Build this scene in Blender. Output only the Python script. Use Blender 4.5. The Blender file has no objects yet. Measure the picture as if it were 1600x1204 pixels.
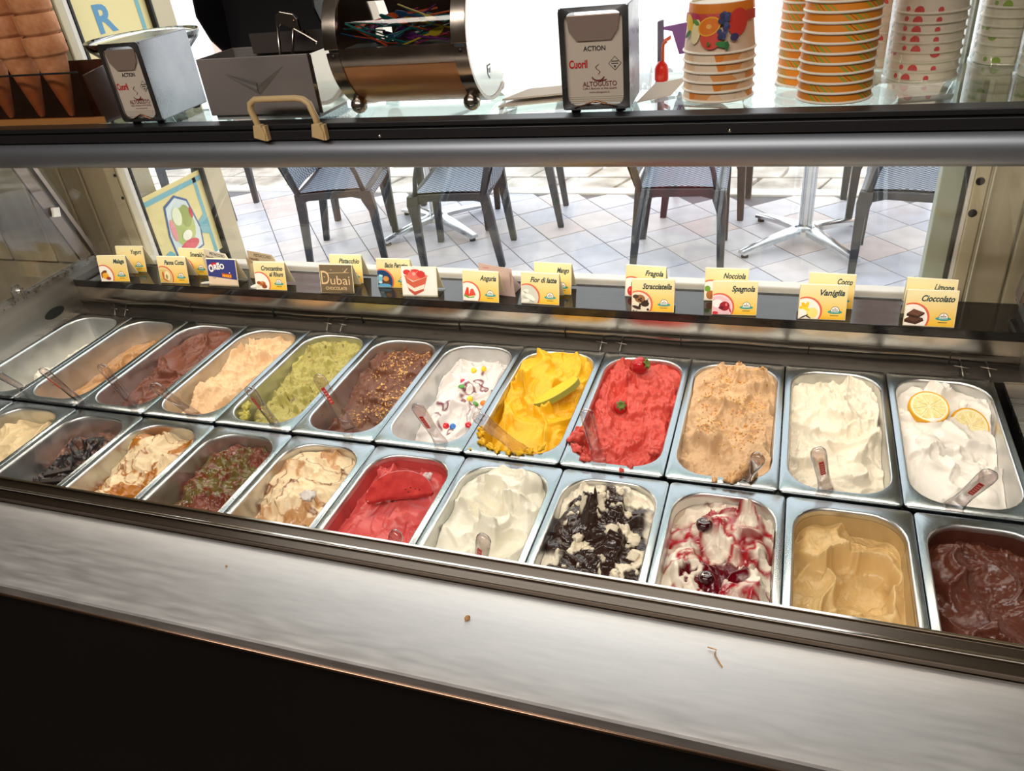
import bpy, math, random
import numpy as np
from mathutils import Vector, Matrix, Quaternion
PI = math.pi
SC = bpy.context.scene
COL = SC.collection
Z0 = 0.91                       # height of the pan rims above the floor
rad = math.radians

# ------------------------------------------------------------------ camera
cd = bpy.data.cameras.new('camera')
cam = bpy.data.objects.new('camera', cd); COL.objects.link(cam)
Rm = ((0.9464234538, 0.3075411076, -0.0984942292),
      (0.0855898336, -0.5329859661, -0.8417840224),
      (-0.3113792325, 0.7882540374, -0.5307528111))
M = Matrix(((Rm[0][0], -Rm[1][0], -Rm[2][0], 1.48421),
            (Rm[0][1], -Rm[1][1], -Rm[2][1], -0.94147),
            (Rm[0][2], -Rm[1][2], -Rm[2][2], 0.77936 + Z0),
            (0, 0, 0, 1)))
cam.matrix_world = M
cd.sensor_fit = 'HORIZONTAL'; cd.sensor_width = 36.0
cd.lens = 1214.39 / 1600 * 36
cd.clip_start = 0.02; cd.clip_end = 200
SC.camera = cam

# ------------------------------------------------------------------ light
SC.view_settings.view_transform = 'Standard'
SC.view_settings.look = 'None'
SC.view_settings.exposure = 0.0
SC.view_settings.gamma = 1.0
SC.view_settings.use_curve_mapping = False
W = bpy.data.worlds.new('sky'); SC.world = W; W.use_nodes = True
bg = W.node_tree.nodes['Background']
bg.inputs[0].default_value = (0.93, 0.98, 1.0, 1); bg.inputs[1].default_value = 2.4
LED = 36.0
ROOM = 60.0
def area(name, loc, rot, sx, sy, power, col):
    l = bpy.data.lights.new(name, 'AREA'); l.shape = 'RECTANGLE'; l.size = sx; l.size_y = sy
    l.energy = power; l.color = col
    o = bpy.data.objects.new(name, l); COL.objects.link(o); o.location = loc; o.rotation_euler = rot
    return o
area('shop_ceiling_lamp', (1.0, -1.6, 2.85), (0, 0, 0), 2.6, 0.5, ROOM, (1, .93, .85))

# ------------------------------------------------------------------ materials
def lin(c):
    c = c / 255.0
    return c / 12.92 if c <= .04045 else ((c + .055) / 1.055) ** 2.4
def rgb(r, g, b): return (lin(r), lin(g), lin(b), 1)
MATS = {}
def mat(name, col=(128, 128, 128), rough=.5, metal=0, trans=0, ior=1.45, coat=0, spec=.5, emit=None, es=0, alpha=1, sss=0):
    if name in MATS: return MATS[name]
    m = bpy.data.materials.new(name); m.use_nodes = True
    b = m.node_tree.nodes['Principled BSDF']
    b.inputs['Base Color'].default_value = rgb(*col)
    b.inputs['Roughness'].default_value = rough; b.inputs['Metallic'].default_value = metal
    b.inputs['Transmission Weight'].default_value = trans; b.inputs['IOR'].default_value = ior
    b.inputs['Coat Weight'].default_value = coat; b.inputs['Specular IOR Level'].default_value = spec
    if emit:
        b.inputs['Emission Color'].default_value = rgb(*emit); b.inputs['Emission Strength'].default_value = es
    if sss:
        b.inputs['Subsurface Weight'].default_value = sss; b.inputs['Subsurface Radius'].default_value = (1, .6, .4)
        b.inputs['Subsurface Scale'].default_value = .004
    MATS[name] = m
    return m
def nd(m, t, **k):
    n = m.node_tree.nodes.new(t)
    for a, v in k.items(): setattr(n, a, v)
    return n
def lk(m, a, b): m.node_tree.links.new(a, b)
def P(m): return m.node_tree.nodes['Principled BSDF']
def noisy(m, c1, c2, scale=(10, 10, 10), detail=4, r1=None, r2=None, bump=0, bdist=.001, ns=1.0, lo=.3, hi=.7):
    """object-space noise between two colours, optional roughness range and fine relief"""
    tc = nd(m, 'ShaderNodeTexCoord'); mp = nd(m, 'ShaderNodeMapping'); mp.inputs['Scale'].default_value = scale
    n = nd(m, 'ShaderNodeTexNoise'); n.inputs['Scale'].default_value = ns; n.inputs['Detail'].default_value = detail
    lk(m, tc.outputs['Object'], mp.inputs[0]); lk(m, mp.outputs[0], n.inputs['Vector'])
    cr = nd(m, 'ShaderNodeValToRGB'); e = cr.color_ramp.elements
    e[0].position = lo; e[1].position = hi; e[0].color = rgb(*c1); e[1].color = rgb(*c2)
    lk(m, n.outputs['Fac'], cr.inputs[0]); lk(m, cr.outputs[0], P(m).inputs['Base Color'])
    if r1 is not None:
        mr = nd(m, 'ShaderNodeMapRange'); mr.inputs[1].default_value = lo; mr.inputs[2].default_value = hi
        mr.inputs[3].default_value = r1; mr.inputs[4].default_value = r2
        lk(m, n.outputs['Fac'], mr.inputs[0]); lk(m, mr.outputs[0], P(m).inputs['Roughness'])
    if bump:
        bp = nd(m, 'ShaderNodeBump'); bp.inputs['Strength'].default_value = bump; bp.inputs['Distance'].default_value = bdist
        lk(m, n.outputs['Fac'], bp.inputs['Height']); lk(m, bp.outputs[0], P(m).inputs['Normal'])
    return m
def pane(name, tint=(255, 255, 255), refl=1.0, rough=.0, ior=1.5):
    """thin clear sheet: see-through with a Fresnel mirror on top"""
    if name in MATS: return MATS[name]
    m = bpy.data.materials.new(name); m.use_nodes = True; nt = m.node_tree; nt.nodes.clear()
    o = nd(m, 'ShaderNodeOutputMaterial'); mx = nd(m, 'ShaderNodeMixShader'); t = nd(m, 'ShaderNodeBsdfTransparent')
    g = nd(m, 'ShaderNodeBsdfGlossy'); fr = nd(m, 'ShaderNodeFresnel'); fr.inputs['IOR'].default_value = ior
    t.inputs[0].default_value = rgb(*tint); g.inputs['Roughness'].default_value = rough
    mm = nd(m, 'ShaderNodeMath', operation='MULTIPLY'); mm.inputs[1].default_value = refl
    ge = nd(m, 'ShaderNodeNewGeometry'); mi = nd(m, 'ShaderNodeMapRange'); mi.inputs[3].default_value = ior; mi.inputs[4].default_value = 1 / ior
    lk(m, ge.outputs['Backfacing'], mi.inputs[0]); lk(m, mi.outputs[0], fr.inputs['IOR'])   # a sheet mirrors alike from both sides
    lk(m, fr.outputs[0], mm.inputs[0]); lk(m, mm.outputs[0], mx.inputs[0]); lk(m, t.outputs[0], mx.inputs[1]); lk(m, g.outputs[0], mx.inputs[2])
    lk(m, mx.outputs[0], o.inputs[0])
    MATS[name] = m
    return m

steel = noisy(mat('pan_steel', (200, 202, 202), .3, 1), (196, 198, 198), (212, 213, 212), (30, 30, 30), r1=.26, r2=.40)
rim_steel = mat('pan_rim_steel', (150, 158, 162), .24, 1)  # same metal as the pan, darkened to paint in the flange's reflection
wall_steel = noisy(mat('wall_steel', (172, 168, 160), .4, 1), (164, 160, 152), (180, 176, 168), (2, 2, 30), r1=.34, r2=.46)
polish = mat('polished_steel', (205, 200, 192), .10, 1)
brushed = noisy(mat('brushed_steel', (180, 176, 170), .3, 1), (170, 166, 160), (196, 192, 186), (3, 90, 90), r1=.22, r2=.38)
worktop_m = noisy(mat('worktop_steel', (190, 186, 180), .42, 1), (204, 201, 198), (221, 218, 215), (22, 150, 150), detail=9, r1=.46, r2=.58, lo=.2, hi=.8)
tube_m = mat('tube_steel', (150, 154, 162), .46, .85)
alu = mat('anodised_aluminium', (150, 140, 130), .35, 1)
black_lam = noisy(mat('black_laminate', (20, 17, 15), .5, spec=.25), (10, 8, 7), (17, 13, 11), (3, 3, 3), r1=.5, r2=.6)
black_band = mat('black_plastic', (30, 29, 31), .4)
granite = noisy(mat('black_granite', (28, 26, 25), .08), (22, 20, 19), (44, 40, 37), (14, 60, 60), r1=.06, r2=.12)
duct_m = noisy(mat('duct_black', (24, 23, 22), .35), (18, 17, 17), (40, 36, 33), (6, 40, 40), r1=.25, r2=.45)
rubber = mat('black_rubber', (22, 22, 22), .6)
glassp = pane('clear_glass')
shelf_glass = pane('shelf_glass', (236, 246, 242), 1.25)
white_p = mat('white_plastic', (228, 226, 220), .4)
cream_p = mat('cream_plastic', (206, 176, 128), .35)
cream_alu = noisy(mat('cream_aluminium', (190, 176, 145), .45), (182, 168, 138), (196, 184, 154), (40, 3, 3))
white_alu = mat('white_aluminium', (214, 208, 196), .4)
card_m = mat('cream_card', (232, 220, 186), .55)

# ------------------------------------------------------------------ mesh helpers
class MB:
    def __init__(s): s.v = []; s.f = []; s.m = []; s.mats = []
    def mi(s, m):
        if m not in s.mats: s.mats.append(m)
        return s.mats.index(m)
    def add(s, vs, fs, m):
        k = len(s.v); i = s.mi(m)
        s.v += [tuple(p) for p in vs]; s.f += [tuple(k + a for a in f) for f in fs]; s.m += [i] * len(fs)
    def box(s, a, b, m, T=None):
        x0, y0, z0 = a; x1, y1, z1 = b
        vs = [(x0, y0, z0), (x1, y0, z0), (x1, y1, z0), (x0, y1, z0), (x0, y0, z1), (x1, y0, z1), (x1, y1, z1), (x0, y1, z1)]
        if T is not None: vs = [T @ Vector(p) for p in vs]
        s.add(vs, [(0, 3, 2, 1), (4, 5, 6, 7), (0, 1, 5, 4), (1, 2, 6, 5), (2, 3, 7, 6), (3, 0, 4, 7)], m)
    def loft(s, rings, m, cap0=False, cap1=False, closed=True):
        n = len(rings[0]); vs = [p for r in rings for p in r]; fs = []
        for i in range(len(rings) - 1):
            for j in range(n if closed else n - 1):
                k = (j + 1) % n
                fs.append((i * n + j, i * n + k, (i + 1) * n + k, (i + 1) * n + j))
        if cap0: fs.append(tuple(range(n))[::-1])
        if cap1: fs.append(tuple((len(rings) - 1) * n + j for j in range(n)))
        s.add(vs, fs, m)
    def tube(s, pts, r, m, n=10, caps=True, flat=1.0, up=None):
        pts = [Vector(p) for p in pts]; rs = r if isinstance(r, (list, tuple)) else [r] * len(pts)
        rings = []; prev = None
        for i, p in enumerate(pts):
            t = (pts[min(i + 1, len(pts) - 1)] - pts[max(i - 1, 0)]).normalized()
            if prev is None:
                a = Vector(up) if up else (Vector((0, 0, 1)) if abs(t.z) < .9 else Vector((1, 0, 0)))
            else: a = prev
            b = t.cross(a).normalized(); a = b.cross(t).normalized(); prev = a
            rings.append([p + a * (rs[i] * flat * math.cos(2 * PI * j / n)) + b * (rs[i] * math.sin(2 * PI * j / n)) for j in range(n)])
        s.loft(rings, m, caps, caps)
    def lathe(s, prof, m, n=32, c=(0, 0, 0), T=None):
        rings = []
        for r, z in prof:
            ring = [Vector((c[0] + r * math.cos(2 * PI * j / n), c[1] + r * math.sin(2 * PI * j / n), c[2] + z)) for j in range(n)]
            if T is not None: ring = [T @ p for p in ring]
            rings.append(ring)
        s.loft(rings, m)
    def prism(s, poly, m, f0, f1):
        """poly of 2-D points mapped by f0 and f1 to two 3-D outlines"""
        n = len(poly); vs = [f0(*p) for p in poly] + [f1(*p) for p in poly]
        fs = [tuple(range(n))[::-1], tuple(range(n, 2 * n))] + [(j, (j + 1) % n, n + (j + 1) % n, n + j) for j in range(n)]
        s.add(vs, fs, m)
    def build(s, name, parent=None, smooth=False, label=None, loc=None, bevel=0, segs=2, auto=None):
        me = bpy.data.meshes.new(name); me.from_pydata(s.v, [], s.f)
        for m in s.mats: me.materials.append(m)
        me.polygons.foreach_set('material_index', s.m)
        if smooth: me.polygons.foreach_set('use_smooth', [True] * len(s.f))
        me.update()
        o = bpy.data.objects.new(name, me); COL.objects.link(o)
        if parent is not None: o.parent = parent
        if loc is not None: o.location = loc
        if bevel:
            b = o.modifiers.new('bevel', 'BEVEL'); b.width = bevel; b.segments = segs; b.limit_method = 'ANGLE'; b.angle_limit = rad(40)
        if smooth and auto is not None:
            me.set_sharp_from_angle(angle=rad(auto))
        if label: o['label'] = label
        return o
def thing(name, label, cat, loc=(0, 0, 0), rz=0, group=None):
    o = bpy.data.objects.new(name, None); COL.objects.link(o); o.empty_display_size = .02
    o.location = loc; o.rotation_euler = (0, 0, rz)
    return tag(o, label, cat, group)
def tag(o, label, cat, group=None):
    o['label'] = label; o['category'] = cat
    if group: o['group'] = group
    return o
def struct(o, label, cat):
    o['kind'] = 'structure'; o['label'] = label; o['category'] = cat
    return o
def dup(root, loc, rz=None, label=None, group=None):
    r = root.copy(); COL.objects.link(r); r.location = loc
    if rz is not None: r.rotation_euler = (0, 0, rz)
    if label: r['label'] = label
    if group: r['group'] = group
    for ch in root.children:
        c = ch.copy(); COL.objects.link(c); c.parent = r
        for g in ch.children:
            d = g.copy(); COL.objects.link(d); d.parent = c
    return r
def rrect(hw, hl, r, z=0, n=6, cx=0, cy=0):
    pts = []
    for sx, sy, a0 in ((1, 1, 0), (-1, 1, PI / 2), (-1, -1, PI), (1, -1, 1.5 * PI)):
        for i in range(n + 1):
            a = a0 + PI / 2 * i / n
            pts.append((cx + sx * (hw - r) + r * math.cos(a), cy + sy * (hl - r) + r * math.sin(a), z))
    return pts
def circ(cx, cy, rx, ry=None, n=20, rot=0, a0=0, a1=2 * PI):
    ry = rx if ry is None else ry
    full = abs(a1 - a0 - 2 * PI) < 1e-6
    out = []
    for i in range(n if full else n + 1):
        a = a0 + (a1 - a0) * i / n
        x, y = rx * math.cos(a), ry * math.sin(a)
        out.append((cx + x * math.cos(rot) - y * math.sin(rot), cy + x * math.sin(rot) + y * math.cos(rot)))
    return out
def clip(poly, x0, y0, x1, y1):
    def cut(ps, ins, isect):
        out = []
        for i, p in enumerate(ps):
            q = ps[i - 1]
            if ins(p):
                if not ins(q): out.append(isect(q, p))
                out.append(p)
            elif ins(q): out.append(isect(q, p))
        return out
    def ix(v): return lambda a, b: (v, a[1] + (b[1] - a[1]) * (v - a[0]) / (b[0] - a[0]))
    def iy(v): return lambda a, b: (a[0] + (b[0] - a[0]) * (v - a[1]) / (b[1] - a[1]), v)
    for ins, isect in ((lambda p: p[0] >= x0, ix(x0)), (lambda p: p[0] <= x1, ix(x1)), (lambda p: p[1] >= y0, iy(y0)), (lambda p: p[1] <= y1, iy(y1))):
        poly = cut(poly, ins, isect)
        if not poly: return []
    return poly
_tx = {}
def text2d(s, shear=0.0, off=0.0):
    """flat letter mesh, unit cap height, from Blender's built-in font"""
    k = (s, shear, off)
    if k in _tx: return _tx[k]
    c = bpy.data.curves.new('letters', 'FONT'); c.body = s; c.size = 1; c.shear = shear; c.offset = off; c.fill_mode = 'FRONT'; c.resolution_u = 3
    o = bpy.data.objects.new('letters', c); COL.objects.link(o)
    bpy.context.view_layer.update()
    me = o.evaluated_get(bpy.context.evaluated_depsgraph_get()).to_mesh()
    v = [(p.co.x, p.co.y) for p in me.vertices]; f = [tuple(p.vertices) for p in me.polygons]
    o.to_mesh_clear(); bpy.data.objects.remove(o); bpy.data.curves.remove(c)
    x0 = min(p[0] for p in v); x1 = max(p[0] for p in v)
    _tx[k] = ([((x - x0), y) for x, y in v], f, x1 - x0)
    return _tx[k]
def put_text(mb, s, F, x, y, h, m, width=None, shear=0., off=0., right=False, rot=0., e=.0004):
    v, f, w = text2d(s, shear, off)
    k = h / .7; kx = k if width is None else width / w
    dx = -w * kx if right else 0
    c, sn = math.cos(rot), math.sin(rot)
    mb.add([F(x + (a * kx + dx) * c - b * k * sn, y + (a * kx + dx) * sn + b * k * c, e) for a, b in v], f, m)
def put_poly(mb, poly, F, m, e=.0003):
    if len(poly) >= 3: mb.add([F(a, b, e) for a, b in poly], [tuple(range(len(poly)))], m)

# numpy noise
def vnoise(x, y, seed):
    r = np.random.RandomState(seed); T = r.rand(64, 64)
    xi = np.floor(x).astype(int); yi = np.floor(y).astype(int); xf = x - xi; yf = y - yi
    xf = xf * xf * xf * (xf * (xf * 6 - 15) + 10); yf = yf * yf * yf * (yf * (yf * 6 - 15) + 10)
    a = T[xi % 64, yi % 64]; b = T[(xi + 1) % 64, yi % 64]; c = T[xi % 64, (yi + 1) % 64]; d = T[(xi + 1) % 64, (yi + 1) % 64]
    return (a * (1 - xf) + b * xf) * (1 - yf) + (c * (1 - xf) + d * xf) * yf - .5
def fbm(x, y, seed, f=1., octv=4, gain=.5):
    s = 0; a = 1.
    for i in range(octv):
        s = s + a * vnoise(x * f + 17.3 * i, y * f + 9.1 * i, seed + i); a *= gain; f *= 2.03
    return s
def sst(a, b, x):
    t = np.clip((x - a) / (b - a), 0, 1); return t * t * (3 - 2 * t)
# ================================================================== THE SETTING
def zz(z): return z + Z0
def sbox(name, a, b, m, label, cat, bevel=0):
    mb = MB(); mb.box(a, b, m); return struct(mb.build(name, bevel=bevel), label, cat)
shop_wall = mat('shop_wall', (120, 108, 94), .8)
shop_ceil = mat('shop_ceiling', (150, 142, 130), .9)
shop_floor = noisy(mat('shop_floor', (70, 62, 55), .5), (62, 55, 48), (84, 74, 66), (5, 5, 5))
sbox('floor', (-2.2, -3.2, -.06), (4.2, .58, 0), shop_floor, 'dark shop floor under the display counter', 'floor')
sbox('ceiling', (-2.2, -3.2, 3.0), (4.2, .72, 3.06), shop_ceil, 'plain shop ceiling over the counter', 'ceiling')
sbox('wall_left', (-2.26, -3.2, 0), (-2.2, .72, 3.0), shop_wall, 'side wall of the shop left of the counter', 'wall')
sbox('wall_right', (4.2, -3.2, 0), (4.26, .72, 3.0), shop_wall, 'side wall of the shop right of the counter', 'wall')
sbox('wall_back', (-2.26, -3.26, 0), (4.26, -3.2, 3.0), mat('dim_wall', (84, 74, 64), .8), 'dim wall behind the staff side of the counter', 'wall')
# street front: cream panels either side of the serving window
mb = MB()
mb.box((-2.2, .60, 0), (-.145, .72, 3.0), cream_alu); mb.box((1.8265, .60, 0), (4.2, .72, 3.0), cream_alu)
mb.box((-.145, .60, 0), (1.838, .625, zz(-.30)), cream_alu); mb.box((-.145, .60, 2.75), (1.838, .72, 3.0), cream_alu)
wf = struct(mb.build('wall_front'), 'cream panelled shop front around the serving window', 'wall')
def panel_strip(x0, x1, y=.6, t=.012):
    m = MB(); m.box((x0, y - t, zz(.03)), (x1, y - .0005, 2.9), cream_alu)
    return m.build('panel', wf, bevel=.003)
for a, b in ((-.24, -.152), (-.31, -.246), (-.45, -.316), (-.62, -.456), (-.80, -.626), (1.829, 1.885), (1.889, 1.945), (1.949, 2.05), (2.054, 2.2), (2.204, 2.4)):
    panel_strip(a, b)
screw_m = mat('dark_screw', (64, 60, 56), .4, .8)
def jamb(name, x0, x1, label, screws):
    t = MB(); t.box((x0, .563, zz(.045)), (x1, .584, 2.75), cream_alu)
    o = struct(t.build(name, bevel=.003), label, 'door frame')
    r = MB(); r.box((x1 - .007, .5620, zz(.05)), (x1 - .005, .5635, 2.7), mat('groove_brown', (120, 108, 86), .5)); r.build('groove', o)
    for x, z in screws:
        s = MB(); k = .0072 if x > 1 else .0040; s.lathe([(k, 0), (k, .0015), (k * .8, .0026), (0, .003)], screw_m, 14, T=Matrix.Translation((x, .563, zz(z))) @ Matrix.Rotation(PI / 2, 4, 'X'))
        s.build('screw', o, smooth=False)
    return o
jamb('trim_1', -.138, -.092, 'cream metal post with screws left of the serving window', ((-.103, .288), (-.105, .230), (-.10, .6)))
t2 = jamb('trim_2', 1.794, 1.8228, 'cream metal post with two dark screws right of the serving window', ((1.8035, .281), (1.8025, .223), (1.806, .6)))
q = MB(); q.box((1.742, .566, zz(.045)), (1.778, .60, 2.75), mat('grey_green_alu', (150, 156, 140), .4)); q.build('window_stile', t2, bevel=.002)
q = MB(); q.box((1.7785, .570, zz(.045)), (1.7865, .59, 2.75), rubber); q.build('seal', t2)
q = MB(); q.box((1.787, .565, zz(.045)), (1.7935, .59, 2.75), white_alu); q.build('bead', t2)
sill = MB(); sill.box((-.09, .528, zz(.035)), (1.80, .556, zz(.079)), white_alu); sill.box((-.09, .556, zz(-.31)), (1.80, .576, zz(.070)), white_alu)
sill = struct(sill.build('trim_3', bevel=.003), 'pale metal bottom rail of the serving window', 'window sill')
g = MB(); g.box((-.09, .5265, zz(.058)), (1.79, .529, zz(.061)), rubber); g.build('seal', sill)
# window leaves swung open towards the street
def leaf(name, x, y0, y1, label, th=.035, z1=2.65):
    zb = .03; fr = .018; f2 = .075
    t = MB()
    t.box((x - th / 2, y0, zb), (x + th / 2, y0 + fr, z1), white_alu); t.box((x - th / 2, y1 - f2, zb), (x + th / 2, y1, z1), cream_alu)
    t.box((x - th / 2, y0 + fr, zb), (x + th / 2, y1 - f2, zb + .06), white_alu); t.box((x - th / 2, y0 + fr, z1 - .06), (x + th / 2, y1 - f2, z1), white_alu)
    o = struct(t.build(name, bevel=.004), label, 'door')
    s = MB()
    for a, b in ((y0 + fr, y0 + fr + .007), (y1 - f2 - .007, y1 - f2)): s.box((x - .011, a, zb + .06), (x + .019, b, z1 - .06), rubber)
    s.build('seal', o)
    p = MB(); p.box((x - .003, y0 + fr, zb + .06), (x + .003, y1 - f2, z1 - .06), glassp); p.build('pane', o)
    return o
leaf('door_1', -.115, .588, .945, 'open glazed door leaf with yellow poster left of the serving window')

# ---- terrace
TERR_Y1 = 3.86
tile_cols = [(208, 207, 216), (216, 213, 219), (222, 216, 216), (202, 204, 216), (218, 204, 202)]
tile_ms = [noisy(mat('terrace_tile_%d' % i, c, .42), tuple(int(a * .93) for a in c), tuple(min(255, int(a * 1.05)) for a in c), (7, 7, 7), r1=.32, r2=.5) for i, c in enumerate(tile_cols)]
joint_m = mat('tile_joint', (120, 120, 126), .8)
mb = MB(); mb.box((-6, .72, -.06), (8, TERR_Y1, -.004), joint_m)
fl = struct(mb.build('floor_terrace'), 'terrace paved with pale square tiles laid diagonally', 'floor')
E1 = (.635, -.772); E2 = (.772, .635); S = .24; T0 = (.371, 2.911)
near = []
for i in range(-30, 31):
    for j in range(-30, 31):
        cx = T0[0] + S * ((i + .5) * E1[0] + (j + .5) * E2[0]); cy = T0[1] + S * ((i + .5) * E1[1] + (j + .5) * E2[1])
        if -5.6 < cx < 7.6 and .90 < cy < TERR_Y1 - .02: near.append((cx, cy))
rng = random.Random(4)
def tile_verts(cx, cy, h, k=.4885, top=.003):
    vs = []
    for z, kk in ((-.004, k), (top, k), (top + .0006, k - .012)):
        for a, b in ((-kk, -kk), (kk, -kk), (kk, kk), (-kk, kk)):
            vs.append((cx + S * (a * E1[0] + b * E2[0]), cy + S * (a * E1[1] + b * E2[1]), z + h))
    return vs
TF = [(0, 4, 5, 1), (1, 5, 6, 2), (2, 6, 7, 3), (3, 7, 4, 0), (4, 8, 9, 5), (5, 9, 10, 6), (6, 10, 11, 7), (7, 11, 8, 4), (8, 11, 10, 9)]
TF = [tuple(reversed(f)) for f in TF]
tmesh = []
for m in tile_ms:
    me = bpy.data.meshes.new('tile'); me.from_pydata(tile_verts(0, 0, 0), [], TF); me.materials.append(m); me.update(); tmesh.append(me)
rest = MB(); n = 0
for cx, cy in sorted(near, key=lambda p: (p[0] - .3) ** 2 * .25 + (p[1] - 3.1) ** 2):
    if n < 290 and -3.0 < cx < 3.2 and cy > 2.1:
        o = bpy.data.objects.new('tile', tmesh[rng.choice((0, 0, 1, 1, 2, 3, 4))]); COL.objects.link(o); o.parent = fl
        o.location = (cx, cy, rng.uniform(-.0008, .0008)); o.rotation_euler = (rng.uniform(-.003, .003), rng.uniform(-.003, .003), 0); n += 1
    else:
        rest.add(tile_verts(cx, cy, 0), TF, rng.choice(tile_ms))
r = rest.build('tile_field', fl); r['kind'] = 'stuff'
# kerb, street slabs and pink piers beyond
sunlit_kerb = mat('kerb_sunlit_white', (236, 232, 224), .7)  # sunlight on the kerb edge is put into this white
mb = MB(); mb.box((-6, TERR_Y1, -.06), (8, TERR_Y1 + .11, .012), sunlit_kerb)
struct(mb.build('trim_4', bevel=.008), 'kerb coloured white for sunlight along the far edge of the terrace', 'kerb')
slab_m = noisy(mat('street_slab', (206, 198, 188), .8), (150, 142, 132), (232, 226, 218), (4, 4, 4), detail=6, bump=.3, bdist=.004)
street_m = noisy(mat('street_white', (240, 238, 234), .8), (236, 234, 230), (248, 246, 244), (1, 1, 1))
mb = MB(); mb.box((-14, TERR_Y1 + .11, -.08), (16, 30, -.03), street_m)
st = struct(mb.build('floor_street'), 'sunlit pale street beyond the terrace', 'floor')
k = 0
for i in range(-9, 12):
    for j in range(2):
        x0 = i * .42 + j * .2; y0 = TERR_Y1 + .115 + j * .24
        s = MB(); jx = rng.uniform(-.02, .02)
        s.add([(x0, y0, -.025), (x0 + .40, y0, -.025), (x0 + .47 + jx, y0 + .22, -.025), (x0 + .07 + jx, y0 + .22, -.025), (x0, y0, .004), (x0 + .40, y0, .004), (x0 + .47 + jx, y0 + .22, .004), (x0 + .07 + jx, y0 + .22, .004)],
              [(0, 3, 2, 1), (4, 5, 6, 7), (0, 1, 5, 4), (1, 2, 6, 5), (2, 3, 7, 6), (3, 0, 4, 7)], slab_m)
        s.build('slab', st, bevel=.004)
pink = noisy(mat('pink_render', (226, 190, 176), .85), (216, 180, 166), (236, 202, 190), (3, 3, 3), bump=.2)
for nm, x, lb in (('trim_5', 2.18, 'pink rendered pier across the street right of the metal table'), ('trim_6', -2.62, 'pink rendered pier at the left beyond the terrace')):
    mb = MB(); mb.box((x - .14, 4.42, -.03), (x + .14, 4.70, 3.2), pink)
    p = struct(mb.build(nm, bevel=.006), lb, 'pillar')
    b = MB(); b.box((x - .16, 4.40, -.03), (x + .16, 4.72, .05), slab_m); b.build('plinth', p)

# ================================================================== DISPLAY COUNTER
case = thing('gelato_display_counter', 'long steel and black ice cream display counter with glass shelf on top', 'display counter', (0, 0, 0))
XL, XR = -.205, 1.895
def part(name, fn, smooth=False, bevel=0, parent=case, auto=None, label=None):
    m = MB(); fn(m); return m.build(name, parent, smooth=smooth, bevel=bevel, auto=auto, label=label)
def B(a, b, m): return lambda q: q.box((a[0], a[1], zz(a[2])), (b[0], b[1], zz(b[2])), m)
XE, XW = 2.3, -.6          # the worktop runs on past both ends
# worktop with a rolled outer edge
def wt(q):
    prof = [(-.413, .1615), (-.420, .1638), (-.432, .1668), (-.448, .1692), (-.468, .1704), (-.50, .1698), (-.5325, .1688), (-.5365, .1678), (-.5382, .1655), (-.5385, .1530), (-.5345, .146), (-.525, .143), (-.413, .143)]
    q.loft([[(x, y, zz(z)) for y, z in prof] for x in (XW, XE)], worktop_m, True, True)
part('worktop', wt, smooth=True, auto=30)
part('edge_trim', lambda q: q.tube([(XW, -.5385, zz(.151)), (XE, -.5385, zz(.151))], .0022, mat('copper_edge', (150, 120, 100), .25, 1), 8), smooth=True)
part('front_panel', B((XW, -.515, -.85), (XE, -.495, .143), black_lam))
part('plinth', B((XW, -.47, -.91), (XE, -.45, -.85), rubber))
part('body', B((XW, -.45, -.86), (XE, .56, -.20), black_lam))
trk = noisy(mat('track_bronze', (112, 100, 90), .3, 1), (104, 92, 82), (122, 110, 98), (2, 80, 80))
part('slide_track', B((XW, -.412, .150), (XE, -.3985, .1685), trk), bevel=.0015)
part('slide_track', B((XW, -.3945, .150), (XE, -.3795, .1685), trk), bevel=.0015)
part('track_divider', B((XW, -.3985, .150), (XE, -.3945, .1715), polish), bevel=.001)
part('track_lip', B((XW, -.3795, .0), (XE, -.3768, .1710), polish))
part('well_wall', B((XL, -.3768, -.16), (XR, -.374, .150), wall_steel))
part('well_floor', B((XL, -.377, -.165), (XR, .46, -.150), brushed))
part('side_wall', B((XL - .02, -.38, -.16), (XL, .50, .095), wall_steel), label='brushed steel left end wall of the well')
part('side_wall', B((XR, -.38, -.16), (XR + .02, .50, .095), wall_steel), label='brushed steel right end wall of the well')
part('end_flange', B((XL, -.37, -.012), (-.1675, .37, -.004), brushed))
part('end_flange', B((1.866, -.37, -.012), (XR, .37, -.004), brushed))
part('drain_hole', lambda q: q.prism(circ(0, 0, .03, .012, 20), rubber, lambda a, b: (XL + .0002, .325 + a, zz(-.0 + b) + .02), lambda a, b: (XL + .0012, .325 + a, zz(-.0 + b) + .02)))
# air duct and polished lip behind the pans
part('air_duct', lambda q: q.loft([[(x, y, zz(z)) for y, z in ((.368, -.02), (.368, -.006), (.412, .002), (.42, -.10), (.368, -.10))] for x in (XL, XR)], duct_m, True, True))
def lip(q):
    pr = [(.4115, -.02)] + [(.4115 - .0035 * math.sin(a) , .001 + .021 * (a / PI)) for a in [PI * i / 10 for i in range(11)]] + [(.42, .022), (.42, -.02)]
    xs = [XL + (XR - XL) * i / 120 for i in range(121)]
    q.loft([[(x, y + .0010 * math.sin(x * 37), zz(z + .0010 * math.sin(x * 23))) for y, z in pr] for x in xs], mat('lip_steel', (150, 142, 130), .17, 1), True, True)
part('polished_lip', lip, smooth=True, auto=50)
part('riser', B((XL, .4118, .022), (XR, .43, .0512), mat('riser_steel', (190, 178, 162), .2, 1)))
for i in range(8):  # dark bars stand for the pan dividers mirrored in the lip
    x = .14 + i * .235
    part('lip_reflection', B((x, .4065, .0), (x + .0014, .4115, .0225), rubber))
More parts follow.
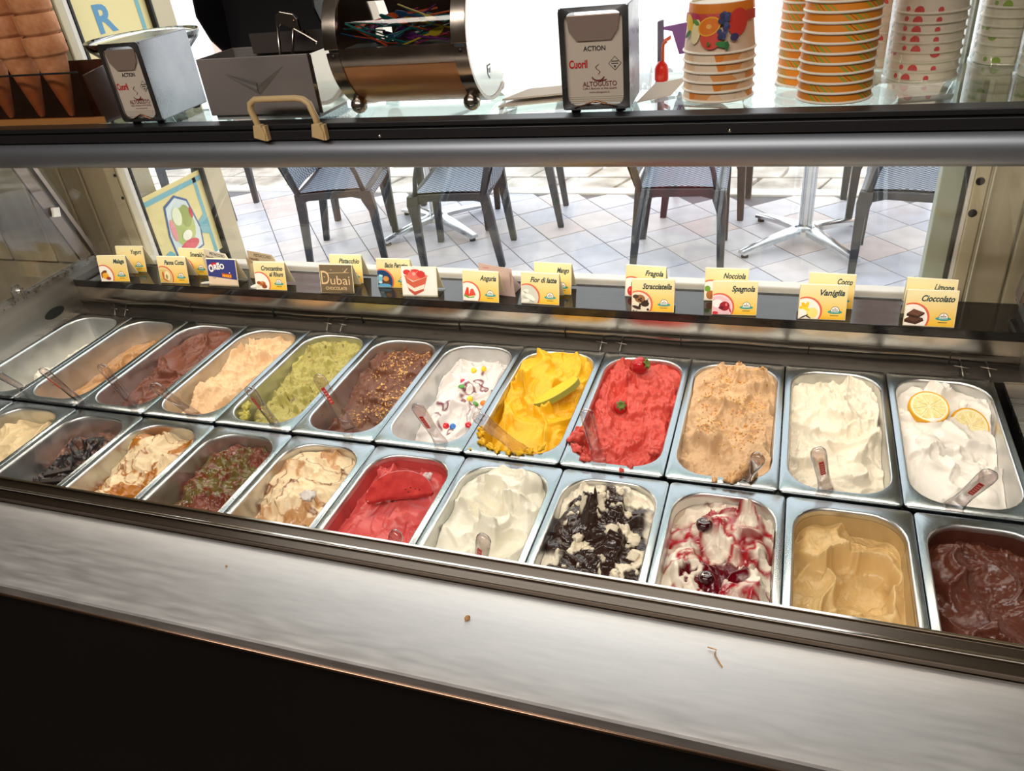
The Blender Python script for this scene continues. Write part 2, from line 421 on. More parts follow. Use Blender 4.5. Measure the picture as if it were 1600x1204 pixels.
part('card_ledge', B((XL - .01, .4112, .0515), (XR + .01, .524, .069), granite), bevel=.0015, label='glossy black stone ledge carrying the flavour cards')
part('ledge_support', B((XL, .43, -.2), (XR, .50, .0515), black_lam))
wire = mat('wire_steel', (150, 146, 140), .3, 1)
for a, b in (((.541, .366), (.523, .410)), ((.575, .366), (.563, .410)), ((1.163, .366), (1.160, .410)), ((1.202, .368), (1.2, .410)), ((1.803, .368), (1.803, .410)), ((1.845, .372), (1.844, .410)), ((-.06, .366), (-.10, .410)), ((-.03, .366), (-.06, .410))):
    def f(q, a=a, b=b):
        q.tube([(a[0], a[1], zz(.002)), (b[0], b[1], zz(.0085))], .0011, wire, 6)
        mx = (a[0] + b[0]) / 2; my = (a[1] + b[1]) / 2
        q.tube([(mx - .012, my + .003, zz(.0075)), (mx + .012, my - .003, zz(.0075))], .0010, wire, 6)
    part('rack_guide', f, smooth=True)
# end glass with bright edge strip and corner bracket
def end_glass(x, side):
    poly = [(-.34, .097), (.508, .097), (.404, .462), (.19, .462), (.05, .40)]
    t = .004
    part('side_glass', lambda q: q.prism(poly, glassp, lambda y, z: (x - t, y, zz(z)), lambda y, z: (x + t, y, zz(z))))
    part('glass_edge_strip', lambda q: q.prism([(.500, .097), (.511, .097), (.405, .468), (.394, .468)], alu, lambda y, z: (x - .008, y, zz(z)), lambda y, z: (x + .006, y, zz(z))))
    part('glass_edge_strip', lambda q: q.prism([(.462, .100), (.492, .100), (.388, .468), (.358, .468)], mat('brown_strip', (120, 106, 92), .4, .6), lambda y, z: (x - .012, y, zz(z)), lambda y, z: (x - .0045, y, zz(z))))
    part('glass_channel', B((x - .008, -.36, .088), (x + .008, .505, .101), brushed))
    br = part('bracket', lambda q: q.prism([(.24, .092), (.27, .092), (.27, .118), (.262, .128), (.248, .128), (.24, .118)], brushed, lambda y, z: (x + .0045 * side, y, zz(z)), lambda y, z: (x + .0085 * side, y, zz(z))))
    part('bolt', lambda q: q.lathe([(0, .006), (.004, .005), (.006, .002), (.006, 0), (0, 0)], polish, 14, T=Matrix.Translation((x + .0085 * side, .255, zz(.113))) @ Matrix.Rotation(PI / 2 * side, 4, 'Y')), parent=br, smooth=True, auto=40)
    part('white_clip', lambda q: q.prism([(.425, .23), (.443, .225), (.449, .246), (.431, .251)], white_p, lambda y, z: (x + .005 * side, y, zz(z)), lambda y, z: (x + .012 * side, y, zz(z))))
end_glass(XL, 1); end_glass(XR, -1)
part('rear_glass', lambda q: q.prism([(XL + .006, 0), (XR - .006, 0), (XR - .006, 1), (XL + .006, 1)], glassp, lambda x, s: (x, .518 - .108 * s, zz(.0695 + .395 * s)), lambda x, s: (x, .5225 - .108 * s, zz(.0705 + .395 * s))))
# top shelf with black front edge, lamp tube below
part('glass_shelf', B((XW, .212, .489), (XE, .520, .4995), shelf_glass), label='clear glass top shelf')
part('shelf_rail', B((XW, .503, .462), (XE, .522, .4885), alu))
def edge(q):
    q.box((XW, .180, zz(.4915)), (XE, .212, zz(.4995)), black_band); q.box((XW, .1765, zz(.4745)), (XE, .206, zz(.4895)), black_band)
    q.box((XW, .184, zz(.4894)), (XE, .206, zz(.4916)), rubber)
part('shelf_edge', edge, bevel=.0015)
part('lamp_tube', lambda q: q.loft([[(x, .196 + .026 * math.cos(a), zz(.4495) + .026 * math.sin(a)) for a in [2 * PI * i / 40 for i in range(40)]] for x in (XW, XE)], tube_m, True, True), smooth=True, auto=40, label='steel lamp tube under the shelf')
part('lamp_diffuser', lambda q: q.loft([[(x, .2025 + .0125 * math.cos(a), zz(.4272) + .0056 * math.sin(a)) for a in [PI + PI * i / 10 for i in range(11)]] for x in (XL + .02, XR - .02)], mat('lamp_light', (255, 244, 226), .5, emit=(255, 238, 216), es=LED), True, True), label='glowing lamp strip')
for x in (.868, 1.405):
    part('rivet', lambda q: q.lathe([(0, .0025), (.002, .002), (.003, 0)], polish, 10, T=Matrix.Translation((x, .1765, zz(.479))) @ Matrix.Rotation(PI / 2, 4, 'X')), smooth=True)
# cream pull handle clipped on the shelf edge
def hnd(q):
    pts = []
    x0, x1, zt, zb = .652, .757, .541, .486
    path = [(x0, zb), (x0 - .006, zb + .022), (x0 - .0105, zt - .016), (x0 - .008, zt - .006), (x0 + .003, zt)] + [(x0 + .02 + (x1 - x0 - .045) * i / 4, zt) for i in range(5)] + [(x1 - .012, zt - .002), (x1 - .003, zt - .009), (x1 + .003, zt - .03), (x1 + .006, zb)]
    q.tube([(x, .174, zz(z)) for x, z in path], .0062, cream_p, 10, flat=.8)
h = part('pull_handle', hnd, smooth=True, label='cream plastic pull handle')
for x in (.652, .763):
    part('handle_clip', lambda q: q.prism([(-.007, .502), (-.011, .482), (.010, .476), (.012, .488), (.007, .502)], cream_p, lambda a, z: (x + a, .1635, zz(z)), lambda a, z: (x + a, .1755, zz(z))), parent=h, bevel=.001)
    part('clip_hook', lambda q: q.box((x + .009, .166, zz(.476)), (x + .014, .1755, zz(.500)), cream_p), parent=h)
# crumbs on the worktop
crumb_m = noisy(mat('crumb', (176, 120, 62), .7), (120, 72, 34), (216, 164, 96), (300, 300, 300))
def crumb(loc, r, label):
    rr = random.Random(int(loc[0] * 1000)); q = MB()
    q.lathe([(0, r * .9)] + [(r * math.sin(a) * rr.uniform(.8, 1.1), r * .45 + r * .5 * math.cos(a)) for a in (.5, 1.0, 1.6, 2.2)] + [(0, 0)], crumb_m, 9)
    o = q.build('biscuit_crumb', smooth=False, loc=loc); o.rotation_euler = (.1, 0, rr.uniform(0, 6)); o.scale = (1, .7, 1)
    tag(o, label, 'crumb')
crumb((1.218, -.463, zz(.1698)), .0042, 'small golden biscuit crumb on the middle of the steel worktop')
crumb((.92, -.455, zz(.1698)), .0018, 'tiny dark crumb on the steel worktop left of the golden crumb')
q = MB(); q.tube([(1.452, -.4435, zz(.1708)), (1.460, -.4445, zz(.1708)), (1.459, -.450, zz(.1707)), (1.464, -.458, zz(.1706)), (1.467, -.4625, zz(.1705))], .0006, crumb_m, 6, caps=True)
tag(q.build('dry_smear', smooth=True), 'thin curled brown smear on the right part of the steel worktop', 'smear')
# ================================================================== PANS AND GELATO
def make_pan():
    q = MB()
    R = [rrect(.0832, .1818, .008, -.0075), rrect(.0836, .1822, .008, -.0022), rrect(.0831, .1817, .0078, -.0006), rrect(.0822, .1808, .0072, 0), rrect(.0738, .1662, .0495, .0002), rrect(.0724, .1648, .0485, -.0005), rrect(.0713, .1637, .0476, -.0022),
         rrect(.0707, .1630, .047, -.006), rrect(.0645, .1568, .042, -.10), rrect(.060, .152, .036, -.115), rrect(.050, .142, .028, -.12)]
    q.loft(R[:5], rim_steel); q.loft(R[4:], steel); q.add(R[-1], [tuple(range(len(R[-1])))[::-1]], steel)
    q.f = [tuple(reversed(f)) for f in q.f]
    o = q.build('gelato_pan', smooth=True, auto=50)
    return o
pan0 = make_pan(); used = [False]
def place_pan(loc, label, dz=0, rz=0):
    if used[0]: o = pan0.copy(); COL.objects.link(o)
    else: o = pan0; used[0] = True
    o.location = (loc[0], loc[1], loc[2] + dz); o.rotation_euler = (0, 0, rz)
    return tag(o, label, 'pan', 'steel gelato pans in the display')
gm = bpy.data.materials.new('gelato'); gm.use_nodes = True
_a = nd(gm, 'ShaderNodeVertexColor'); _a.layer_name = 'Col'
lk(gm, _a.outputs['Color'], P(gm).inputs['Base Color'])
lk(gm, _a.outputs['Alpha'], P(gm).inputs['Roughness'])
P(gm).inputs['Subsurface Weight'].default_value = .12; P(gm).inputs['Subsurface Radius'].default_value = (1, .7, .5); P(gm).inputs['Subsurface Scale'].default_value = .004
_tc = nd(gm, 'ShaderNodeTexCoord'); _n = nd(gm, 'ShaderNodeTexNoise'); _n.inputs['Scale'].default_value = 420; _n.inputs['Detail'].default_value = 3
_b = nd(gm, 'ShaderNodeBump'); _b.inputs['Strength'].default_value = .35; _b.inputs['Distance'].default_value = .0008
lk(gm, _tc.outputs['Object'], _n.inputs['Vector']); lk(gm, _n.outputs['Fac'], _b.inputs['Height']); lk(gm, _b.outputs[0], P(gm).inputs['Normal'])

NX, NY = 104, 224
HL = .1632
def wdt(y):
    a = np.abs(y); r = .0470
    return np.where(a < HL - r, .0710, .0710 - r + np.sqrt(np.maximum(r * r - (a - (HL - r)) ** 2, 0)))
GU, GV = np.meshgrid(np.linspace(-1, 1, NX), np.linspace(-HL, HL, NY), indexing='ij')
GX = GU * wdt(GV); GY = GV
def gelato(label, loc, seed, col, zf, zb, dome=.01, ns=18, w=(.012, .026), depth=(.003, .009), lip=.003, dirn=(PI / 2, 1.0), lumps=(), nl=0, lr=(.014, .026),
           rough=.0, rf=110, fine=.0004, gl=.45, paint=(), film=0, edge=.006, tilt=0, scoop=(), small=40):
    rr = np.random.RandomState(seed)
    ev = sst(.70, 1.0, np.maximum(np.abs(GU), np.abs(GV) / HL))
    H = zf + (zb - zf) * sst(-HL, HL, GV) + dome * (1 - GU ** 2) * (1 - .5 * (GV / HL) ** 2) + tilt * GU + .010 * fbm(GX, GY, seed, 22, 3)
    def lump(cx, cy, r, k=.55):
        nonlocal H
        d2 = (GX - cx) ** 2 + (GY - cy) ** 2
        rr_ = r * (1 + .35 * vnoise(GX * 60, GY * 60, seed + 77))
        i = np.argmin(d2); top = H.flat[i] + r * k
        cap = top - rr_ + np.sqrt(np.maximum(rr_ ** 2 - d2, 0)); cap = np.where(d2 < rr_ ** 2, cap, -1)
        H = np.maximum(H, cap)
    for _ in range(nl): lump(rr.uniform(-.055, .055), rr.uniform(-.14, .14), rr.uniform(*lr))
    for l in lumps: lump(*l)
    def stroke(x0, y0, ang, L, cur, ww, dp, lp):
        nonlocal H
        t = np.linspace(0, 1, 44); a = ang + cur * (t - .5)
        px = x0 + np.concatenate([[0], np.cumsum(np.cos(a))])[:44] * L / 44; py = y0 + np.concatenate([[0], np.cumsum(np.sin(a))])[:44] * L / 44
        bb = (GX > px.min() - 2 * ww) & (GX < px.max() + 2 * ww) & (GY > py.min() - 2 * ww) & (GY < py.max() + 2 * ww)
        if bb.sum() < 30: return
        X = GX[bb]; Y = GY[bb]; h = H[bb]
        D = (X[:, None] - px) ** 2 + (Y[:, None] - py) ** 2; k = D.argmin(1); d = np.sqrt(D[np.arange(len(k)), k])
        sg = np.sign(-(X - px[k]) * np.sin(a[k]) + (Y - py[k]) * np.cos(a[k])); s = sg * d / ww; sa = d / ww; tt = t[k]
        gi = [((GX - px[q]) ** 2 + (GY - py[q]) ** 2).argmin() for q in range(0, 44, 4)]
        hc = np.interp(t, t[::4], H.flat[gi]); hc = np.convolve(np.pad(hc, 8, 'edge'), np.ones(17) / 17, 'valid')
        prof = -dp * (1 - s * s) + dp * .5 * s * (1 if lp > 0 else -1) + .0007 * vnoise(s * 9 + 30, tt * 1.2 + seed, seed + 5) + .0004 * vnoise(s * 22 + 60, tt * 2 + 5, seed + 6)
        m = (1 - sst(.86, 1.0, sa)) * sst(0, .25, tt)
        hn = h * (1 - m) + (hc[k] + prof) * m
        al = abs(lp)
        side = np.where(s * np.sign(lp) > 0, 1.0, .25)
        hn = hn + al * side * np.exp(-((sa - 1.02) / .17) ** 2) * sst(.05, .45, tt) * (1 + .8 * vnoise(tt * 9 + 3, tt * 0 + 7, seed + 9))
        hn = hn + 1.2 * al * np.exp(-((tt - 1) / .07) ** 2) * (sa < 1.25) * (1 - .6 * sa)
        H[bb] = hn
    for _ in range(ns):
        an = rr.normal(dirn[0], dirn[1]); L = rr.uniform(.05, .13)
        stroke(rr.uniform(-.06, .06) - .5 * L * math.cos(an), rr.uniform(-.14, .14) - .5 * L * math.sin(an), an, L, rr.uniform(-1.6, 1.6), rr.uniform(*w), rr.uniform(*depth), lip * rr.uniform(.5, 1.3) * (1 if rr.rand() > .5 else -1))
    for s in scoop: stroke(*s)
    for _ in range(small):
        an = rr.normal(dirn[0], 1.3); L = rr.uniform(.018, .05)
        stroke(rr.uniform(-.062, .062), rr.uniform(-.10, .15), an, L, rr.uniform(-2, 2), rr.uniform(.004, .010), rr.uniform(.0008, .0030), .0028 * rr.uniform(.5, 1.3) * (1 if rr.rand() > .5 else -1))
    if rough:
        n1 = fbm(GX, GY, seed + 31, rf, 4, .6); pm = sst(-.25, .25, fbm(GX, GY, seed + 41, 16, 2)) * .7 + .3
        H = H + 1.3 * rough * (np.abs(n1) * -1.6 + .3) * pm
    H = H + fine * fbm(GX, GY, seed + 51, 260, 3)
    H = H - edge * ev
    H = np.minimum(H, np.where(np.maximum(np.abs(GU), np.abs(GV) / HL) > .97, .001, 1))
    H = np.maximum(H, -.108)
    # colour
    c = np.array(rgb(*col)[:3]); C = np.empty(H.shape + (4,)); var = 1 + .10 * fbm(GX, GY, seed + 61, 30, 3)
    for i in range(3): C[..., i] = c[i] * var
    C[..., 3] = gl + .1 * fbm(GX, GY, seed + 62, 40, 2)
    for p in paint:
        n = fbm(GX + .004 * fbm(GX, GY, p['seed'] + 7, 60, 2), GY, p['seed'], p.get('f', 30), p.get('o', 3))
        if p['k'] == 'ribbon': m = np.exp(-(n / p.get('w', .05)) ** 2)
        else: m = sst(p.get('t', .05), p.get('t', .05) + p.get('s', .05), n)
        if 'reg' in p:
            cx, cy, rx, ry = p['reg']
            e = ((GX - cx) / rx) ** 2 + ((GY - cy) / ry) ** 2 + .9 * fbm(GX, GY, p['seed'] + 3, 28, 3)
            m = m * (1 - sst(.75, 1.05, e))
        H = H + p.get('up', .0015) * m
        pc = np.array(rgb(*p['c'])[:3]); mm = (m * p.get('a', 1.))[..., None]
        C[..., :3] = C[..., :3] * (1 - mm) + pc * mm
        C[..., 3] = C[..., 3] * (1 - m) + p.get('r', .2) * m
    wz = 1 - np.clip(-H, 0, .11) * .9
    X = GU * (wdt(GV) * wz - .0004); Y = GV * (1 - np.clip(-H, 0, .11) * .38)
    V = np.stack([X, Y, H], -1).reshape(-1, 3)
    idx = np.arange(NX * NY).reshape(NX, NY)
    Fq = np.stack([idx[:-1, :-1], idx[1:, :-1], idx[1:, 1:], idx[:-1, 1:]], -1).reshape(-1, 4)
    loop = np.concatenate([idx[:, 0], idx[-1, 1:], idx[::-1, -1][1:], idx[0, ::-1][1:-1]])
    sk = V[loop].copy(); sk[:, 0] *= .985; sk[:, 1] *= .99; sk[:, 2] = np.maximum(sk[:, 2] - .03, -.116)
    n0 = len(V); L = len(loop); V = np.concatenate([V, sk]); ar = np.arange(L)
    Fs = np.stack([loop, n0 + ar, n0 + (ar + 1) % L, loop[(ar + 1) % L]], -1)
    F = np.concatenate([Fq, Fs[:, ::-1]])
    me = bpy.data.meshes.new('gelato'); me.vertices.add(len(V)); me.vertices.foreach_set('co', V.ravel())
    me.loops.add(F.size); me.loops.foreach_set('vertex_index', F.ravel()); me.polygons.add(len(F)); me.polygons.foreach_set('loop_start', np.arange(len(F)) * 4)
    me.polygons.foreach_set('use_smooth', np.ones(len(F), bool)); me.update(calc_edges=True); me.validate()
    at = me.color_attributes.new('Col', 'FLOAT_COLOR', 'POINT')
    CC = np.concatenate([C.reshape(-1, 4), C.reshape(-1, 4)[loop]]); at.data.foreach_set('color', np.clip(CC, .001, 1).ravel())
    me.materials.append(gm)
    o = bpy.data.objects.new('gelato', me); COL.objects.link(o); o.location = loc
    tag(o, label, 'gelato', 'gelato flavours in the pans')
    if film:
        fr = tuple(int(a * .92) for a in col); q = MB(); fmx = noisy(mat('smear_%d' % seed, fr, .3), tuple(int(a * .85) for a in fr), fr, (30, 30, 12), r1=.25, r2=.4)
        z1 = film if film < 0 else -.010
        q.loft([rrect(.0704 + (z1 + .006) * .064, .1627 + (z1 + .006) * .064, .0467, z1, 6), rrect(.0645, .1568, .0422, -.095, 6)], fmx)
        q.f = [tuple(reversed(f)) for f in q.f]
        s = q.build('wall_smear', o, smooth=True)
    def hz(x, y):
        i = ((X - x) ** 2 + (Y - y) ** 2).argmin(); return float(H.flat[i])
    def nrm(x, y, e=.006):
        gx = (hz(x + e, y) - hz(x - e, y)) / (2 * e); gy = (hz(x, y + e) - hz(x, y - e)) / (2 * e)
        return Vector((-gx, -gy, 1)).normalized()
    o_h = dict(o=o, hz=hz, nrm=nrm, loc=Vector(loc), X=X, Y=Y, H=H)
    return o_h
def back(i): return (-.084 + .168 * i, .181, zz(.002))
def front(k): return (.0954 + .168 * k, -.1885, zz(0))
ORD = ['first', 'second', 'third', 'fourth', 'fifth', 'sixth', 'seventh', 'eighth', 'ninth', 'tenth', 'eleventh', 'twelfth']
bn = ['nearly empty white', 'caramel brown', 'milk chocolate', 'pale peach', 'pistachio green', 'nut-topped chocolate', 'white and berry sprinkle', 'yellow mango', 'red strawberry', 'nut-flecked hazelnut', 'white coconut', 'white lemon']
for i in range(12):
    place_pan(back(i), 'steel pan in the row by the cards holding the %s gelato' % bn[i], 0, 0 if i != 9 else .004)
fnm = ['plain cream', 'brown cookie-topped', 'cream and caramel', 'chocolate with green sauce', 'cream with brown syrup', 'pink-red watermelon', 'smooth white milk', 'chocolate-crusted white', 'cherry-streaked white', 'golden vanilla', 'dark chocolate']
for k in range(11): place_pan(front(k), 'steel pan in the row by the worktop holding the %s gelato' % fnm[k])
place_pan(front(-1), 'steel pan mostly out of view at the left end of the near row')
G = {}
PS = dict
# far row
G['A'] = gelato('thin remains of white gelato low in the leftmost far pan', back(0), 11, (236, 230, 214), -.075, -.062, .004, 10, nl=6, gl=.35, small=8)
G['B'] = gelato('caramel brown glossy gelato in the second far pan', back(1), 12, (180, 134, 86), -.066, -.045, .012, 16, w=(.016, .03), gl=.3, small=14)
G['C'] = gelato('milk chocolate gelato with smooth folds in the third far pan', back(2), 13, (112, 62, 43), -.045, -.018, .016, 18, w=(.014, .03), lip=.004, gl=.36, small=18)
G['D'] = gelato('pale peach gelato with soft ruffles in the fourth far pan', back(3), 14, (220, 184, 142), -.046, -.018, .016, 20, w=(.010, .022), nl=14, lip=.005, rough=.006, rf=80, gl=.5)
G['E'] = gelato('pistachio green gelato with nut flecks in the fifth far pan', back(4), 15, (172, 163, 90), -.056, -.014, .016, 20, w=(.010, .022), nl=12, lip=.005, rough=.006, rf=90, gl=.45, paint=[PS(k='patch', seed=5, f=150, t=.42, s=.06, c=(96, 70, 34), up=.0008, r=.4, a=.8)])
G['F'] = gelato('chocolate gelato sprinkled with chopped hazelnuts in the sixth far pan', back(5), 16, (104, 60, 38), -.058, -.016, .016, 18, w=(.014, .03), lip=.004, gl=.36)
G['G'] = gelato('white gelato with berry swirls and coloured sweets in the seventh far pan', back(6), 17, (226, 220, 216), -.075, -.028, .008, 16, nl=4, gl=.35, small=16, paint=[PS(k='ribbon', seed=9, f=26, w=.05, c=(110, 22, 50), up=.001, r=.15, reg=(.0, .06, .075, .10))])
G['H'] = gelato('bright yellow mango gelato piled high in the eighth far pan', back(7), 18, (230, 178, 22), -.040, .002, .014, 17, w=(.016, .03), depth=(.005, .013), nl=10, lr=(.018, .032), lip=.007, small=18, rough=.0015, gl=.42, film=-.012,
                scoop=[(-.01, -.04, -1.4, .10, .4, .04, .012, .005)])
G['I'] = gelato('red strawberry gelato with rough broken surface in the ninth far pan', back(8), 19, (205, 78, 66), -.034, -.004, .010, 16, w=(.014, .03), depth=(.004, .012), nl=9, lip=.006, small=28, rough=.0065, rf=80, fine=.0010, gl=.45, film=-.008,
                paint=[PS(k='patch', seed=15, f=240, t=.48, s=.05, c=(150, 36, 36), up=0, r=.4, a=.6)])
G['J'] = gelato('beige hazelnut gelato with golden nut flecks filling the tenth far pan', back(9), 20, (204, 168, 128), -.018, .004, .010, 16, w=(.012, .026), lip=.005, nl=8, small=24, rough=.0035, rf=100, fine=.0008, gl=.55, edge=.004, scoop=[(-.03, -.10, -.2, .07, .5, .04, .012, .003)])
G['K'] = gelato('white coconut gelato with torn soft ridges in the eleventh far pan', back(10), 21, (232, 222, 202), -.034, -.012, .008, 20, w=(.016, .032), nl=12, lr=(.016, .03), lip=.006, small=24, rough=.0035, rf=80, fine=.0007, gl=.5)
G['L'] = gelato('white lemon gelato in broad smooth swirls in the twelfth far pan', back(11), 22, (236, 230, 221), -.034, -.010, .008, 18, w=(.016, .034), depth=(.003, .010), nl=6, lr=(.018, .03), lip=.006, small=10, rough=.0006, gl=.34, tilt=-.008)
# near row
G['a'] = gelato('plain cream gelato with rounded folds in the first near pan from the left', front(0), 31, (238, 212, 164), -.062, -.030, .014, 12, w=(.018, .034), nl=5, lip=.004, gl=.38, small=10)
G['b'] = gelato('brown gelato under a dark cookie crust in the second near pan', front(1), 32, (150, 108, 88), -.075, -.040, .016, 12, nl=5, gl=.4, rough=.001,
                paint=[PS(k='patch', seed=21, f=60, t=-.5, s=.1, c=(34, 27, 27), up=.004, r=.3, reg=(.004, .03, .07, .115)), PS(k='patch', seed=22, f=150, t=.25, s=.1, c=(112, 84, 70), up=.001, r=.4, reg=(0, .0, .07, .12))])
G['c'] = gelato('cream gelato ribboned with golden caramel in the third near pan', front(2), 33, (238, 214, 172), -.066, -.020, .018, 14, w=(.016, .03), nl=9, lr=(.02, .034), lip=.004, gl=.36, paint=[PS(k='patch', seed=25, f=24, t=.06, s=.10, c=(178, 112, 40), up=.0012, r=.14), PS(k='ribbon', seed=26, f=34, w=.035, c=(160, 92, 30), up=.001, r=.14)])
G['d'] = gelato('chocolate gelato under a shiny green pistachio sauce in the fourth near pan', front(3), 34, (132, 76, 56), -.066, -.022, .014, 14, nl=8, rough=.004, gl=.32, paint=[PS(k='patch', seed=27, f=22, t=.02, s=.10, c=(104, 88, 40), up=.002, r=.08), PS(k='ribbon', seed=28, f=36, w=.10, c=(110, 44, 26), up=.001, r=.15)])
G['e'] = gelato('cream gelato in lumpy ruffles with thin brown syrup in the fifth near pan', front(4), 35, (240, 216, 176), -.058, -.014, .014, 16, w=(.014, .026), nl=16, lr=(.016, .03), lip=.005, gl=.45, paint=[PS(k='ribbon', seed=39, f=30, w=.045, c=(126, 66, 20), up=.0008, r=.14), PS(k='patch', seed=30, f=26, t=.16, s=.08, c=(196, 140, 84), up=.001, r=.2, a=.8)])
G['f'] = gelato('pink-red watermelon gelato with smooth spread surface in the sixth near pan', front(5), 36, (216, 88, 84), -.034, -.020, .008, 12, w=(.02, .036), depth=(.002, .006), lip=.004, gl=.34, film=-.010, small=8)
G['g'] = gelato('smooth white milk gelato swirled in peaks in the seventh near pan', front(6), 37, (244, 238, 218), -.046, -.006, .020, 18, w=(.016, .034), depth=(.004, .012), nl=9, lr=(.022, .036), lip=.004, gl=.3, small=6)
G['h'] = gelato('white gelato under a broken dark chocolate crust in the eighth near pan', front(7), 38, (240, 230, 208), -.026, -.006, .010, 14, nl=10, lr=(.012, .024), lip=.003, gl=.4, rough=.001,
                paint=[PS(k='patch', seed=41, f=44, t=-.9, s=.04, c=(50, 32, 26), up=.0035, r=.15, reg=(.006, .02, .080, .150)), PS(k='patch', seed=43, f=62, t=.20, s=.05, c=(238, 226, 200), up=.003, r=.45, reg=(.01, .02, .066, .15))])
G['i'] = gelato('white gelato mounds streaked with dark red cherry syrup in the ninth near pan', front(8), 39, (244, 232, 212), -.026, -.012, .012, 12, nl=16, lr=(.022, .036), lip=.003, gl=.36, film=-.02,
                paint=[PS(k='ribbon', seed=44, f=20, w=.17, c=(150, 8, 24), up=-.0012, r=.10, reg=(.0, .04, .085, .165)), PS(k='ribbon', seed=54, f=34, w=.09, c=(176, 20, 36), up=-.0006, r=.12, reg=(.0, .05, .08, .15)), PS(k='patch', seed=45, f=40, t=-.12, s=.05, c=(96, 4, 18), up=-.003, r=.06, reg=(.0, .002, .040, .036))])
G['j'] = gelato('golden vanilla gelato with grainy scooped hollows in the tenth near pan', front(9), 40, (222, 188, 128), -.046, -.026, .014, 12, w=(.022, .038), depth=(.006, .014), lip=.003, gl=.34, fine=.0007, rough=.0012, rf=150, film=-.010, small=10)
G['k'] = gelato('dark chocolate gelato in thick glossy folds in the eleventh near pan', front(10), 41, (92, 48, 34), -.050, -.022, .014, 14, w=(.02, .036), depth=(.005, .012), nl=5, lip=.004, gl=.28, rough=.0015, film=-.008, small=10)

# ---- toppings
def on(g, x, y, dz=0):
    p = g['loc'] + Vector((x, y, g['hz'](x, y) + dz)); return p
def lying(o, n, spin=0):
    o.rotation_mode = 'QUATERNION'; o.rotation_quaternion = Vector((0, 0, 1)).rotation_difference(n) @ Quaternion((0, 0, 1), spin)
def bits(g, n, seed, cols, r0, r1, label, reg=(0, 0, .062, .14), nm='nut_crumbs', cat='nut crumbs'):
    rr = random.Random(seed); q = MB(); ms = [mat('%s_%d' % (nm, i), c, .5) for i, c in enumerate(cols)]; k = 0
    cl = [(rr.uniform(-1, 1) * reg[2] + reg[0], rr.uniform(-1, 1) * reg[3] + reg[1], rr.uniform(.008, .025)) for _ in range(34)]
    while k < n:
        c = rr.choice(cl); x = rr.gauss(c[0], c[2]); y = rr.gauss(c[1], c[2])
        if ((x - reg[0]) / reg[2]) ** 4 + ((y - reg[1]) / reg[3]) ** 4 > 1: continue
        h = g['hz'](x, y); r = rr.uniform(r0, r1) * (1 if rr.random() > .06 else 1.9)
        T = Matrix.Translation((x, y, h + r * .3)) @ Matrix.Rotation(rr.uniform(0, 6), 4, Vector((rr.uniform(-1, 1), rr.uniform(-1, 1), rr.uniform(-1, 1))).normalized())
        vs = [T @ Vector(p) for p in ((r, 0, 0), (-r * .9, 0, 0), (0, r * .8, 0), (0, -r * .7, 0), (0, 0, r * .7), (0, 0, -r * .7))]
        q.add(vs, [(0, 2, 4), (2, 1, 4), (1, 3, 4), (3, 0, 4), (2, 0, 5), (1, 2, 5), (3, 1, 5), (0, 3, 5)], rr.choice(ms)); k += 1
    o = q.build(nm, loc=tuple(g['loc'])); o['kind'] = 'stuff'; tag(o, label, cat)
    return o
bits(G['F'], 650, 3, ((214, 168, 100), (196, 140, 76), (230, 190, 128)), .0013, .0030, 'chopped golden hazelnut crumbs over the chocolate gelato', (.01, .035, .056, .12))
bits(G['J'], 900, 4, ((150, 90, 34), (182, 116, 48), (128, 78, 32)), .0012, .0027, 'toasted nut crumbs scattered over the beige gelato', (.0, .03, .058, .12))
bits(G['E'], 120, 5, ((120, 96, 40), (96, 76, 30)), .0008, .0016, 'green-brown pistachio flecks on the green gelato', (0, .0, .06, .14))
# sweets
q = MB(); q.lathe([(0, .0026)] + [(.0062 * math.sin(a), .0026 * math.cos(a)) for a in (.35, .8, 1.2, PI / 2, 1.95, 2.4, 2.8)] + [(0, -.0026)], white_p, 16)
sw0 = q.build('coated_sweet', smooth=True)
swc = {'red': (206, 26, 40), 'blue': (40, 110, 190), 'yellow': (240, 196, 30), 'green': (70, 150, 50), 'orange': (232, 120, 20), 'pink': (214, 60, 90)}
sw = [('yellow', -.005, .108, 'topmost left'), ('yellow', .014, .116, 'topmost right'), ('pink', -.019, .079, 'near the upper left swirl'), ('green', -.009, .049, 'below the pink one'), ('yellow', .014, .030, 'in the middle'), ('green', .028, .024, 'beside the middle yellow'),
      ('orange', .038, .036, 'near the right wall'), ('orange', .050, .045, 'furthest right'), ('red', -.016, -.030, 'left of a blue one'), ('blue', -.003, -.028, 'right of a red one'), ('red', .035, -.038, 'lower right'),
      ('blue', .046, -.047, 'by the lower right red'), ('pink', .030, -.060, 'low on the right'), ('orange', -.041, -.081, 'low left'), ('blue', -.027, -.108, 'lowest of the sweets')]
for i, (c, x, y, w_) in enumerate(sw):
    o = sw0 if i == 0 else sw0.copy()
    o.data = sw0.data.copy() if i else o.data
    o.data.materials[0] = mat('sweet_' + c, swc[c], .22, coat=.5)
    if i: COL.objects.link(o)
    o.location = on(G['G'], x, y, .0022); lying(o, (G['G']['nrm'](x, y) + Vector((0, -.25, 0))).normalized())
    tag(o, '%s coated chocolate sweet on the white berry gelato, %s' % (c, w_), 'sweet', 'coloured sweets on the berry gelato')
